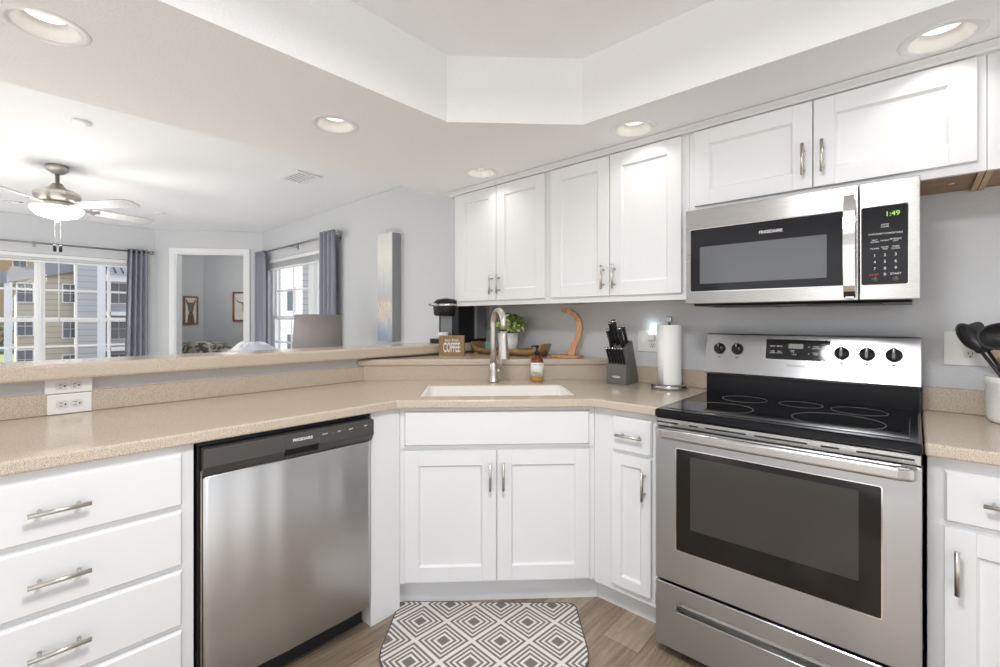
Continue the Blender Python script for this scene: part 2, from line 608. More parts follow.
def wall_open(name, x0, x1, z0, z1, openings, m, loc, rz, th=TH):
    """wall in the local xz plane, front face at y=0 and body behind it (+y)"""
    mb = MB()
    xs = sorted({x0, x1} | {v for o in openings for v in o[:2]})
    for a, b in zip(xs, xs[1:]):
        op = [o for o in openings if o[0] <= a and o[1] >= b]
        if not op:
            mb.box(a, b, 0, th, z0, z1)
        else:
            o = op[0]
            if o[2] > z0:
                mb.box(a, b, 0, th, z0, o[2])
            if o[3] < z1:
                mb.box(a, b, 0, th, o[3], z1)
    return struct(mb.build(name, m, None, loc, (0, 0, rz)))

# range wall continuing into the living room (front faces -y), with the second window
W2 = (-4.42, -2.72, 0.60, 2.03)
wall_open('wall_right', -4.6, 3.48, 0, ZL, [W2], 'wall', (0, 0, 0), 0)
# living room window wall (front faces +x)
W1 = (-3.02, -1.12, 0.58, 2.0)
wall_open('wall_window', -5.0, -1.003, 0, ZL, [W1], 'wall', (-5.444, 0, 0), PI / 2)
# diagonal wall with the bedroom door
A = Vector((-5.444, -1.003))
Bc = Vector((-4.6, 0.0))
t_ = (Bc - A).normalized()
DL = (Bc - A).length
DA = math.atan2(t_.y, t_.x)
DOOR = (0.240, 1.0935, 0.0, 2.123)
wall_open('wall_diagonal', -0.04, DL + 0.04, 0, ZL, [DOOR], 'wall', (A.x, A.y, 0), DA)
# pony wall of the peninsula
struct(B(-0.60, -0.478, -4.2, -0.002, 0, 1.042).build('wall_peninsula', 'wall'))
# unseen walls, shaped with wide openings for daylight fill and varied reflections
wall_open('wall_left', 0, 9.04, 0, ZL, [(0.4, 3.6, 0.0, 2.1), (4.3, 8.8, 0.0, 2.3)], 'wall', (3.48, -4.8, 0), PI)
wall_open('wall_back', 0.0, 4.8, 0, ZL, [(0.75, 4.4, 0.0, 2.42)], 'wall', (3.48, 0, 0), -PI / 2)

# bedroom behind the diagonal wall
BW = [(-5.56, -1.0), (-7.75, -0.80), (-7.72, 0.14), (-7.05, 0.93), (-4.62, 0.14)]
def wall_seg(name, p, q, m='wall', z1=ZL, th=0.08):
    p, q = Vector(p), Vector(q)
    d = (q - p)
    a = math.atan2(d.y, d.x)
    return struct(B(0, d.length, 0, th, 0, z1).build(name, m, None, (p.x, p.y, 0), (0, 0, a)))
M['bedwall'] = textured('bedroom_grey_paint', srgb(196, 200, 203), 0.7, 130, 0.3, 0.003)
wall_seg('wall_bedroom_side', BW[1], BW[0], 'bedwall').location.y -= 0.08
wall_seg('wall_bedroom_left', BW[1], BW[2], 'bedwall')
wall_seg('wall_bedroom_back', BW[2], BW[3], 'bedwall')
wall_seg('wall_bedroom_right', BW[3], (-4.72, 0.20), 'bedwall')
struct(MB().prism([(-5.45, -1.1), (-7.85, -0.9), (-7.85, 0.2), (-7.1, 1.02), (-4.6, 0.24), (-4.6, 0.125)], -0.1, -0.001).build('floor_bedroom', 'floor'))
struct(MB().prism([(-5.56, -1.1), (-7.85, -0.9), (-7.85, 0.2), (-7.1, 1.02), (-4.6, 0.24), (-4.6, 0.125)], ZL, ZL + 0.1).build('ceiling_bedroom', 'ceil'))
point('bedroom_fill_light', (-6.3, 0.15, 2.2), 12, 0.12, (1, 0.95, 0.90))  # unseen light added to brighten the closed bedroom

# door opening: casing and jamb
d1 = bpy.data.objects.new('door_1', None)
COL.objects.link(d1)
struct(d1)
d1.location = (A.x, A.y, 0)
d1.rotation_euler = (0, 0, DA)
x0, x1, _, zt = DOOR
cs = MB()
cs.box(x0 - 0.066, x0 + 0.004, -0.018, 0.0, 0, zt + 0.066, 0.004)
cs.box(x1 - 0.004, x1 + 0.066, -0.018, 0.0, 0, zt + 0.066, 0.004)
cs.box(x0 - 0.066, x1 + 0.066, -0.019, 0.0, zt - 0.004, zt + 0.066, 0.004)
cs.build('casing', 'trimwhite', d1)
jb = MB()
jb.box(x0, x0 + 0.018, -0.005, TH + 0.01, 0, zt)
jb.box(x1 - 0.018, x1, -0.005, TH + 0.01, 0, zt)
jb.box(x0 + 0.018, x1 - 0.018, -0.005, TH + 0.01, zt - 0.018, zt)
jb.build('jamb', 'trimwhite', d1)
# baseboards of the living room
struct(B(-4.55, -0.61, -0.015, 0.0, 0, 0.10, 0.003).build('baseboard_right', 'trimwhite'))
struct(B(-5.444, -5.429, -4.7, -1.01, 0, 0.10, 0.003).build('baseboard_window', 'trimwhite'))

def window(name, loc, rz, w0, w1, z0, z1, units, depth=TH):
    r = bpy.data.objects.new(name, None)
    COL.objects.link(r)
    struct(r)
    r.location = loc
    r.rotation_euler = (0, 0, rz)
    f = MB()
    fw = 0.035
    f.box(w0, w1, 0.05, depth, z0, z0 + fw)
    f.box(w0, w1, 0.05, depth, z1 - fw, z1)
    f.box(w0, w0 + fw, 0.05, depth, z0, z1)
    f.box(w1 - fw, w1, 0.05, depth, z0, z1)
    for a, b in zip(units, units[1:]):
        f.box(a[1], b[0], 0.045, depth, z0, z1)
    f.build('window_frame', 'trimwhite', r)
    B(w0 - 0.02, w1 + 0.02, -0.03, 0.06, z0 - 0.02, z0 + 0.008, 0.004).build('window_sill', 'trimwhite', r)
    zm = (z0 + z1) / 2 - 0.045 + 0.01
    for u0, u1, nc in units:
        s = MB()
        for a, b, y in ((zm - 0.025, z1 - fw, 0.0855), (z0 + fw, zm + 0.025, 0.06)):
            s.box(u0 + 0.034, u1 - 0.034, y, y + 0.025, a, a + 0.042)
            s.box(u0 + 0.034, u1 - 0.034, y, y + 0.025, b - 0.036, b)
            s.box(u0 + 0.001, u0 + 0.034, y, y + 0.025, a, b)
            s.box(u1 - 0.034, u1 - 0.001, y, y + 0.025, a, b)
            mid = (a + b) / 2
            s.box(u0 + 0.034, u1 - 0.034, y + 0.006, y + 0.019, mid - 0.011, mid + 0.011)
            for k in range(1, nc):
                xx = u0 + (u1 - u0) * k / nc
                s.box(xx - 0.011, xx + 0.011, y + 0.0068, y + 0.0182, a + 0.042, b - 0.036)
        s.build('sash', 'trimwhite', r)
        g = MB()
        g.box(u0, u1, 0.096, 0.098, zm, z1 - fw)
        g.box(u0, u1, 0.071, 0.073, z0 + fw, zm)
        g.build('pane', 'pane', r)
    return r
window('window_1', (-5.444, 0, 0), PI / 2, W1[0], W1[1], W1[2], W1[3], [(-2.985, -2.062, 3), (-2.042, -1.155, 3)])
window('window_2', (0, 0, 0), 0, W2[0], W2[1], W2[2], W2[3], [(-4.385, -3.36, 2), (-3.25, -2.755, 1)])

# ================================================================== KITCHEN CABINETS
def bar_pull(parent, x, z, length, vertical=True, y=-0.019):
    mb = MB()
    h = length / 2
    off = -0.030
    if vertical:
        mb.cyl((x, y + off, z - h), (x, y + off, z + h), 0.0058, 14)
        for s in (-1, 1):
            mb.cyl((x, y + 0.001, z + s * h * 0.62), (x, y + off, z + s * h * 0.62), 0.0045, 10)
    else:
        mb.cyl((x - h, y + off, z), (x + h, y + off, z), 0.0058, 14)
        for s in (-1, 1):
            mb.cyl((x + s * h * 0.62, y + 0.001, z), (x + s * h * 0.62, y + off, z), 0.0045, 10)
    return mb.build('handle', 'nickel', parent)

def shaker(parent, x0, x1, z0, z1, hx=None, hz=None, stile=0.062, name='door', hl=0.118):
    """recessed-panel door in the face plane y=0, 19 mm thick"""
    b = bmesh.new()
    T = 0.019
    mb = MB()
    mb.box(x0, x0 + stile, -T, 0, z0, z1, 0.0015)
    mb.box(x1 - stile, x1, -T, 0, z0, z1, 0.0015)
    mb.box(x0 + stile, x1 - stile, -T + 0.0002, 0, z0, z0 + stile)
    mb.box(x0 + stile, x1 - stile, -T + 0.0002, 0, z1 - stile, z1)
    # sloping inner edge and flat panel
    i0, i1, k0, k1 = x0 + stile, x1 - stile, z0 + stile, z1 - stile
    e = 0.007
    ya, yb = -T + 0.001, -0.008
    o_ = [(i0, ya, k0), (i1, ya, k0), (i1, ya, k1), (i0, ya, k1)]
    n_ = [(i0 + e, yb, k0 + e), (i1 - e, yb, k0 + e), (i1 - e, yb, k1 - e), (i0 + e, yb, k1 - e)]
    vo = [b.verts.new(p) for p in o_]
    vn = [b.verts.new(p) for p in n_]
    for i in range(4):
        b.faces.new((vo[i], vo[(i + 1) % 4], vn[(i + 1) % 4], vn[i]))
    b.faces.new(vn)
    bmesh.ops.recalc_face_normals(b, faces=b.faces)
    if sum(f.normal.y for f in b.faces) > 0:
        bmesh.ops.reverse_faces(b, faces=b.faces)
    mb._add(b)
    d = mb.build(name, 'white', parent)
    if hx is not None:
        bar_pull(d, hx, hz, hl)
    return d

def drawer(parent, x0, x1, z0, z1, hl=0.118, handle=True, hx=None):
    mb = MB()
    mb.box(x0, x1, -0.011, 0, z0, z1)
    mb.prism([(x0, z0), (x1, z0), (x1, z1), (x0, z1)], 0, 0.008, bev=0.0, mtx=None) if False else None
    # chamfered front plate
    b = bmesh.new()
    c = 0.006
    vo = [b.verts.new(p) for p in ((x0, -0.011, z0), (x1, -0.011, z0), (x1, -0.011, z1), (x0, -0.011, z1))]
    vn = [b.verts.new(p) for p in ((x0 + c, -0.019, z0 + c), (x1 - c, -0.019, z0 + c), (x1 - c, -0.019, z1 - c), (x0 + c, -0.019, z1 - c))]
    for i in range(4):
        b.faces.new((vo[i], vo[(i + 1) % 4], vn[(i + 1) % 4], vn[i]))
    b.faces.new(vn)
    bmesh.ops.recalc_face_normals(b, faces=b.faces)
    if sum(f.normal.y for f in b.faces) > 0:
        bmesh.ops.reverse_faces(b, faces=b.faces)
    mb._add(b)
    d = mb.build('drawer', 'white', parent)
    if handle:
        bar_pull(d, (x0 + x1) / 2 if hx is None else hx, (z0 + z1) / 2, hl, False)
    return d

ZB = 0.876   # top of the base cabinets
# peninsula drawer cabinet: local x = world y
X0 = 0.178
c1 = thing('base_cabinet', 'white base cabinet with a stack of wide drawers left of the dishwasher', 'cabinet', (X0, -2.905, 0), PI / 2)
w = 2.905 - 1.972
B(0, w, 0.0, 0.60, 0.105, ZB, 0.001).build('body', 'white', c1)
B(0.01, w, 0.065, 0.58, 0.0, 0.105).build('toe_kick', 'white', c1)
for z0, z1 in ((0.698, 0.853), (0.518, 0.682), (0.338, 0.502), (0.125, 0.322)):
    drawer(c1, 0.03, w - 0.032, z0, z1, 0.118, True, 2.905 - 2.2715)
# end panel between dishwasher and sink
c2 = tag(B(-0.44, X0, -1.3515, -1.2095, 0.0, ZB, 0.001).build('end_panel', 'white'), 'plain white filler panel standing between dishwasher and sink cabinet', 'panel')
# sink cabinet on the diagonal
P0 = Vector((0.178, -1.209))
c3 = thing('sink_cabinet', 'white corner sink cabinet with two recessed-panel doors under the sink', 'cabinet', (P0.x, P0.y, 0), PI / 4)
def loc3(x, y):
    v = Vector((x, y)) - P0
    return ((v.x + v.y) / S2, (-v.x + v.y) / S2)
WF = (0.778 - 0.178) * S2
MB().prism([(0.0005, 0), (WF - 0.0005, 0), loc3(0.776, -0.03), loc3(-0.44, -0.03), loc3(-0.44, -1.205), loc3(0.18, -1.205)], 0.115, 0.70).build('body', 'white', c3)
fr = MB()
fr.box(0.0005, WF - 0.0005, 0, 0.02, 0.69, ZB)
fr.build('face_frame', 'white', c3)
MB().prism([loc3(0.10, -1.204), loc3(0.758, -0.546), loc3(0.70, -0.30), loc3(-0.2, -1.15)], 0.0, 0.115).build('toe_kick', 'white', c3)
drawer(c3, 0.021, 0.822, 0.713, 0.859, handle=False).name = 'false_front'
shaker(c3, 0.021, 0.4155, 0.130, 0.691, 0.388, 0.586)
shaker(c3, 0.4195, 0.822, 0.130, 0.691, 0.444, 0.586)
# narrow cabinet left of the range
FY = -0.6093
c4 = thing('base_cabinet', 'narrow white base cabinet with one drawer squeezed between sink and range', 'cabinet', (0.778, FY, 0), 0)
w = 1.0815 - 0.778
B(0.0005, w, 0, 0.58, 0.105, ZB, 0.001).build('body', 'white', c4)
B(-0.019, w, 0.064, 0.58, 0, 0.105).build('toe_kick', 'white', c4)
drawer(c4, 0.0955, 0.2675, 0.707, 0.849, 0.116)
shaker(c4, 0.0935, 0.2650, 0.142, 0.694, 0.2405, 0.592, 0.042)
# cabinet right of the range
c5 = thing('base_cabinet', 'white base cabinet right of the range under the utensil crock', 'cabinet', (1.846, FY, 0), 0)
B(0.0, 0.75, 0, 0.58, 0.105, ZB, 0.001).build('body', 'white', c5)
B(0.0, 0.75, 0.065, 0.58, 0, 0.105).build('toe_kick', 'white', c5)
drawer(c5, 0.034, 0.40, 0.702, 0.842, 0.118, True, 0.165)
shaker(c5, 0.034, 0.40, 0.142, 0.687, 0.058, 0.578, 0.062)

# wall cabinets
YU = -0.319
def wall_cabinet(x0, x1, z0, label, doors, hz):
    r = thing('wall_cabinet', label, 'cabinet', (x0 + 0.0008, YU, 0), 0, 'white wall cabinets')
    w = x1 - x0 - 0.0016
    top = 2.097
    mb = MB()
    mb.prism([(0.0, z0), (0.0195, z0), (0.0195, z0 + 0.0168), (0.3175, z0 + 0.0168), (0.3175, top), (0.0, top)], 0, w, mtx=YZX)
    mb.build('body', 'white', r)
    for ea, eb in ((0.0005, 0.016), (w - 0.016, w - 0.0005)):
        B(ea, eb, 0.0196, 0.317, z0 + 0.001, z0 + 0.0167).build('side_edge', 'cabedge', r)
    bp = B(0.0161, w - 0.0161, 0.0196, 0.317, z0 + 0.010, z0 + 0.0167).build('bottom_panel', 'cabwood', r)
    if z0 > 1.5:
        MB().lathe([(0.0045, 0), (0.008, 0), (0.008, 0.002), (0.0045, 0.002), (0.0045, 0)], 16, (w - 0.07, 0.17, z0 + 0.0085), cap=False).build('screw_cap', 'outletwhite', bp)
    for i, (a, b) in enumerate(doors):
        hx = (b - x0 - 0.028) if i == 0 else (a - x0 + 0.028)
        shaker(r, a - x0, b - x0, z0 + 0.030, 2.07, hx, hz, 0.064)
    return r
wall_cabinet(-0.451, 0.321, 1.345, 'two-door white wall cabinet above the coffee maker, farthest from the microwave', [(-0.402, -0.064), (-0.060, 0.302)], 1.470)
wall_cabinet(0.321, 1.083, 1.345, 'two-door white wall cabinet between coffee corner cabinet and microwave', [(0.349, 0.699), (0.703, 1.054)], 1.467)
wall_cabinet(1.083, 1.9855, 1.718, 'short wide white wall cabinet directly over the microwave', [(1.110, 1.5375), (1.5415, 1.963)], 1.852)
wall_cabinet(1.9855, 2.75, 1.718, 'white wall cabinet cut off at the right edge beside the short cabinet', [(2.02, 2.365), (2.369, 2.72)], 1.852)
# crown moulding along the top of the wall cabinets
cr = MB()
prof = [(-0.3185, 2.074), (-0.3395, 2.076), (-0.3430, 2.084), (-0.3510, 2.090), (-0.3590, 2.097), (-0.3590, 2.1005), (-0.3185, 2.1005)]
b = bmesh.new()
ra = [b.verts.new((-0.452 - ( -0.3185 - y) , y, z)) for y, z in prof]
rb = [b.verts.new((2.77, y, z)) for y, z in prof]
for i in range(len(prof)):
    j = (i + 1) % len(prof)
    b.faces.new((ra[i], ra[j], rb[j], rb[i]))
b.faces.new(ra)
b.faces.new(rb)
bmesh.ops.recalc_face_normals(b, faces=b.faces)
cr._add(b)
# return along the left side
b = bmesh.new()
ra = [b.verts.new((-0.452 - (-0.3185 - y), y, z)) for y, z in prof]
rb = [b.verts.new((-0.452 - (-0.3185 - y), -0.003, z)) for y, z in prof]
for i in range(len(prof)):
    j = (i + 1) % len(prof)
    b.faces.new((ra[i], ra[j], rb[j], rb[i]))
b.faces.new(ra)
b.faces.new(rb)
bmesh.ops.recalc_face_normals(b, faces=b.faces)
cr._add(b)
struct(cr.build('trim_1', 'white'))

# ================================================================== WORKTOPS
XP = 0.2043
SK = [(-0.655, 0.578), (0.050, 0.578), (0.050, 0.925), (-0.655, 0.925)]    # (s, n) on the diagonal
def diag(s, n):
    return ((s + n) / S2, (s - n) / S2)
def rounded(x0, x1, y0, y1, r, n=5):
    pts = []
    for cx, cy, a0 in ((x1 - r, y1 - r, 0), (x0 + r, y1 - r, 90), (x0 + r, y0 + r, 180), (x1 - r, y0 + r, 270)):
        for k in range(n + 1):
            a = math.radians(a0 + 90 * k / n)
            pts.append((cx + r * math.cos(a), cy + r * math.sin(a)))
    return pts
hole = [diag(s, n) for s, n in rounded(-0.655, 0.050, 0.578, 0.925, 0.022)]
ZC = 0.914
ct = thing('worktop', 'long beige speckled worktop wrapping from the peninsula around the corner sink', 'worktop', (0, 0, 0))
MB().prism([(-0.477, -2.92), (XP, -2.92), (XP, -1.2410), (0.7985, -0.65), (1.0885, -0.65), (1.0885, -0.002), (-0.477, -0.002)], ZB + 0.002, ZC, holes=[hole]).build('slab', 'stone', ct, bevel=0.006)
slab = ct.children[0]
sb_ = bmesh.new()
sb_.from_mesh(slab.data)
lay = sb_.edges.layers.float.new('bevel_weight_edge')
for e_ in sb_.edges:      # round only the outer edge, keep the sink cut-out crisp
    inside = all(0.5 < (v.co.x - v.co.y) / S2 < 0.96 and -0.67 < (v.co.x + v.co.y) / S2 < 0.07 for v in e_.verts)
    e_[lay] = 1.0 if (len(e_.link_faces) == 2 and e_.calc_face_angle() > 0.5 and not inside) else 0.0
sb_.to_mesh(slab.data)
sb_.free()
slab.modifiers[0].limit_method = 'WEIGHT'
B(-0.4775, -0.459, -2.92, -0.99, ZC, 0.993, 0.003).build('backsplash', 'stone', ct)
B(0.575, 1.0885, -0.021, -0.002, ZC, 1.003, 0.003).build('backsplash', 'stone', ct)
ct2 = thing('worktop', 'short beige speckled worktop right of the range', 'worktop', (0, 0, 0))
B(1.8405, 2.62, -0.65, -0.002, ZB + 0.002, ZC).build('slab', 'stone', ct2, bevel=0.006)
B(1.8405, 2.62, -0.021, -0.002, ZC, 1.003, 0.003).build('backsplash', 'stone', ct2)
# raised corner ledge behind the sink
lg = thing('corner_ledge', 'triangular raised beige ledge behind the sink carrying coffee things', 'ledge', (0, 0, 0))
kr = 0.5427
MB().prism([(-0.457, -0.457 - kr), (kr - 0.003, -0.003), (kr - 0.03, -0.003), (-0.457, -0.457 - kr + 0.03)], ZC + 0.0003, 0.998).build('riser', 'stone', lg)
k2 = kr + 0.018
MB().prism([(-0.476, -0.476 - k2), (k2 + 0.06, -0.003 + 0.06 - 0.022), (k2 + 0.02, -0.003), (-0.476, -0.003)] if False else [(-0.476, -0.476 - k2), (k2 - 0.003, -0.003), (-0.476, -0.003)], 0.996, 1.033).build('ledge_top', 'stone', lg, bevel=0.010)
# raised bar top
tag(MB().prism([(-0.398, -4.2), (-0.398, -0.003), (-0.66, -0.003), (-0.66, -4.2)], 1.0425, 1.100).build('bar_top', 'stone', bevel=0.010), 'long raised beige bar top on the half wall toward the living room', 'bar top')
# sink bowl
sk = thing('sink', 'white undermounted sink bowl set in the corner worktop', 'sink', (0, 0, 0), 0)
b = bmesh.new()
n_ = len(hole)
inn = [diag(s, n) for s, n in rounded(-0.640, 0.035, 0.592, 0.911, 0.03)]
top_o = [b.verts.new((x, y, ZC - 0.004)) for x, y in hole]
bot_o = [b.verts.new((x, y, ZC - 0.20)) for x, y in hole]
top_i = [b.verts.new((x, y, ZC - 0.004)) for x, y in inn]
bot_i = [b.verts.new((x, y, ZC - 0.17)) for x, y in inn]
for i in range(n_):
    j = (i + 1) % n_
    b.faces.new((top_o[i], top_o[j], bot_o[j], bot_o[i]))
    b.faces.new((top_i[i], top_i[j], top_o[j], top_o[i]))
    b.faces.new((bot_i[i], bot_i[j], top_i[j], top_i[i]))
b.faces.new(bot_o)
b.faces.new(bot_i)
bmesh.ops.recalc_face_normals(b, faces=b.faces)
sc_ = Vector(diag(-0.3, 0.75))
for v in b.verts:
    d = Vector((v.co.x, v.co.y)) - sc_
    v.co.x = sc_.x + d.x * 0.997
    v.co.y = sc_.y + d.y * 0.997
MB()._add(b).build('bowl', 'sink', sk) if False else None
mb = MB()
mb._add(b)
mb.build('bowl', 'sink', sk)
MB().lathe([(0.045, 0), (0.045, 0.004), (0.03, 0.006), (0.0, 0.004)], 24, (sc_.x, sc_.y, ZC - 0.1695)).build('drain', 'chrome', sk)

# ================================================================== DISHWASHER  (local x = world y from -1.968)
dw = thing('dishwasher', 'stainless dishwasher with dark control panel under the peninsula worktop', 'dishwasher', (X0, -1.967, 0), PI / 2)
W = 0.608
B(0.006, W - 0.006, 0.012, 0.56, 0.10, 0.868).build('tub', 'blackmatt', dw)
# bowed steel door
b = bmesh.new()
N = 72
zz = [0.100, 0.104, 0.44, 0.764, 0.770]
grid = []
for i in range(N + 1):
    u = i / N
    x = 0.014 + u * (W - 0.020)
    bow = 0.006 * (1 - (2 * u - 1) ** 2) + 0.0007 * math.sin(2 * PI * u * 2.6 + 0.8) + 0.0004 * math.sin(2 * PI * u * 5.3) + (0.0 if 0 < i < N else -0.004)
    grid.append([b.verts.new((x, -0.022 - bow + (0.004 if k in (0, 4) else 0), z)) for k, z in enumerate(zz)])
back = [[b.verts.new((g[k].co.x, 0.011, g[k].co.z)) for k in (0, 4)] for g in grid]
for i in range(N):
    for k in range(4):
        f = b.faces.new((grid[i][k], grid[i + 1][k], grid[i + 1][k + 1], grid[i][k + 1]))
        f.smooth = True
    b.faces.new((back[i][0], back[i][1], back[i + 1][1], back[i + 1][0]))
    b.faces.new((grid[i][0], back[i][0], back[i + 1][0], grid[i + 1][0]))
    b.faces.new((grid[i][4], grid[i + 1][4], back[i + 1][1], back[i][1]))
for i in (0, N):
    b.faces.new(grid[i] + [back[i][1], back[i][0]])
bmesh.ops.recalc_face_normals(b, faces=b.faces)
mb = MB()
mb._add(b)
dd = mb.build('door', 'steeldw', dw)
# control panel with pocket handle
cp = MB()
hx0, hx1 = 0.255, 0.378
def cpbox(xa, xb, za, zb, yf=-0.042):
    cp.box(xa, xb, yf, 0.011, za, zb, 0.002)
cpbox(0.012, hx0, 0.800, 0.857)
cpbox(hx1, W - 0.004, 0.800, 0.857)
cpbox(hx0 - 0.002, hx1 + 0.002, 0.806, 0.857)
cp.box(hx0 - 0.002, hx1 + 0.002, -0.012, 0.011, 0.775, 0.81)
# lower slanted lip
for xa, xb in ((0.012, hx0), (hx1, W - 0.004)):
    cp.prism([(-0.042, 0.801), (-0.024, 0.7725), (0.011, 0.7725), (0.011, 0.801)], xa, xb, mtx=Matrix(((0, 0, 1, 0), (1, 0, 0, 0), (0, 1, 0, 0), (0, 0, 0, 1))))
cp.prism([(-0.028, 0.779), (-0.024, 0.7725), (0.011, 0.7725), (0.011, 0.779)], hx0 - 0.002, hx1 + 0.002, mtx=Matrix(((0, 0, 1, 0), (1, 0, 0, 0), (0, 1, 0, 0), (0, 0, 0, 1))))
cpo = cp.build('control_panel', 'charcoal', dw)
B(hx0, hx1, -0.0135, -0.0115, 0.781, 0.805).build('pocket_handle', 'dark', cpo)
text('FRIGIDAIRE', 0.0140, (0.316, -0.0425, 0.834), FRONT, 'print', cpo, bold=0.0003)
for i, (xx, zz_, s, body, mm) in enumerate([(0.398, 0.836, 0.0075, 'START', 'print'), (0.430, 0.834, 0.006, 'Cycle', 'greyprint'), (0.455, 0.836, 0.0075, 'DRY', 'print'), (0.477, 0.836, 0.006, '•', 'print'),
                                            (0.502, 0.836, 0.0075, 'HEAT', 'print'), (0.502, 0.826, 0.006, 'rinse', 'greyprint'), (0.530, 0.838, 0.006, 'hi', 'greyprint'), (0.566, 0.838, 0.009, 'ON', 'print'), (0.566, 0.827, 0.006, 'cancel', 'greyprint'), (0.590, 0.838, 0.005, 'lock', 'greyprint')]):
    text(body, s, (xx, -0.0425, zz_), FRONT, mm, cpo, 'button_print')
B(0.002, W - 0.002, 0.055, 0.075, 0.0, 0.10).build('toe_kick', 'blackmatt', dw)
gs = MB()
gs.box(0.002, 0.008, -0.010, 0.02, 0.10, 0.862)
gs.box(0.002, W - 0.002, -0.004, 0.02, 0.862, 0.872)
gs.build('gasket', 'black', dw)
B(0.0085, 0.0115, -0.020, 0.012, 0.10, 0.79).build('door_edge', 'chrome', dd)

# ================================================================== RANGE
rg = thing('range', 'freestanding stainless electric range with black glass cooktop', 'range', (1.095, -0.70, 0), 0)
W = 0.742
B(0.002, W - 0.002, 0.028, 0.665, 0.045, 0.888).build('body', 'black', rg)
# cooktop
ck = MB()
ck.box(0.0, W, -0.014, 0.60, 0.889, 0.922, 0.009, 3)
cko = ck.build('cooktop', 'enamel', rg)
B(0.028, W - 0.028, 0.028, 0.545, 0.920, 0.9235, 0.001).build('glass_surface', 'glassblack', cko)
def ring(cx, cy, r):
    return MB().lathe([(r - 0.0008, 0), (r + 0.0008, 0), (r + 0.0008, 0.0005), (r - 0.0008, 0.0005), (r - 0.0008, 0)], 64, (cx, cy, 0.9236), cap=False).build('burner_ring', 'ring', cko)
ring(0.185, 0.165, 0.105)
ring(0.535, 0.185, 0.125)
ring(0.20, 0.42, 0.082)
ring(0.395, 0.435, 0.072)
ring(0.575, 0.425, 0.082)
# vent strip
vt = MB().box(0.004, W - 0.004, -0.002, 0.03, 0.860, 0.888, 0.001)
vto = vt.build('vent_strip', 'steelv', rg)
for a, b_ in ((0.006, 0.085), (0.125, 0.155), (0.18, 0.31), (0.335, 0.48), (0.515, 0.56), (0.60, 0.725)):
    B(a, b_, -0.0035, 0.0, 0.871, 0.876).build('vent_slot', 'dark', vto)
# oven door
od = MB().box(0.003, W - 0.002, -0.012, 0.027, 0.292, 0.857, 0.004, 2).build('oven_door', 'steel', rg)
wx0, wx1, wz0, wz1 = 0.083, 0.656, 0.418, 0.786
MB().prism(rounded(wx0 - 0.0035, wx1 + 0.0035, wz0 - 0.0035, wz1 + 0.0035, 0.007), 0, 0.002, mtx=Matrix(((1, 0, 0, 0), (0, 0, -1, -0.0115), (0, 1, 0, 0), (0, 0, 0, 1)))).build('window_trim', 'chrome', od)
MB().prism(rounded(wx0, wx1, wz0, wz1, 0.005), 0, 0.003, mtx=Matrix(((1, 0, 0, 0), (0, 0, -1, -0.0115), (0, 1, 0, 0), (0, 0, 0, 1)))).build('door_glass', 'ovenglass', od)
MB().prism(rounded(0.133, 0.606, 0.505, 0.765, 0.004), 0, 0.0036, mtx=Matrix(((1, 0, 0, 0), (0, 0, -1, -0.0115), (0, 1, 0, 0), (0, 0, 0, 1)))).build('inner_window', 'ovenpane', od)
for a, b_ in ((0.045, 0.10), (0.13, 0.165), (0.20, 0.30), (0.335, 0.46), (0.515, 0.56), (0.60, 0.70)):
    B(a, b_, -0.0135, -0.0115, 0.816, 0.820).build('vent_slot', 'dark', od)
# full-width handle
hd = MB()
hd.prism([(0.018, -0.012), (0.018, -0.044), (0.028, -0.060), (0.05, -0.067), (W - 0.05, -0.067), (W - 0.02, -0.060), (W - 0.010, -0.044), (W - 0.010, -0.012),
          (W - 0.045, -0.012), (W - 0.050, -0.036), (W - 0.08, -0.043), (0.08, -0.043), (0.050, -0.036), (0.045, -0.012)], 0.825, 0.862, bev=0.0095, seg=4)
hd.build('handle', 'steelv', od)
# storage drawer
dr = MB()
sx0, sx1, sz0, sz1 = 0.082, W - 0.082, 0.190, 0.224
dr.box(0.003, W - 0.002, -0.010, 0.027, sz1, 0.281, 0.003)
dr.box(0.003, W - 0.002, -0.010, 0.027, 0.045, sz0, 0.003)
dr.box(0.003, sx0, -0.010, 0.027, sz0 - 0.004, sz1 + 0.004)
dr.box(sx1, W - 0.002, -0.010, 0.027, sz0 - 0.004, sz1 + 0.004)
dro = dr.build('storage_drawer', 'steel', rg)
rc = MB()
rc.prism([(-0.0095, sz0), (0.018, sz0 + 0.006), (0.020, sz1), (0.026, sz1), (0.026, sz0)], sx0, sx1, mtx=Matrix(((0, 0, 1, 0), (1, 0, 0, 0), (0, 1, 0, 0), (0, 0, 0, 1))))
rc.build('pull_recess', 'steelv', dro)
for fx in (0.06, W - 0.06):
    MB().lathe([(0.018, 0), (0.018, 0.012), (0.01, 0.014), (0.01, 0.047)], 16, (fx, 0.07, 0)).build('foot', 'black', rg)
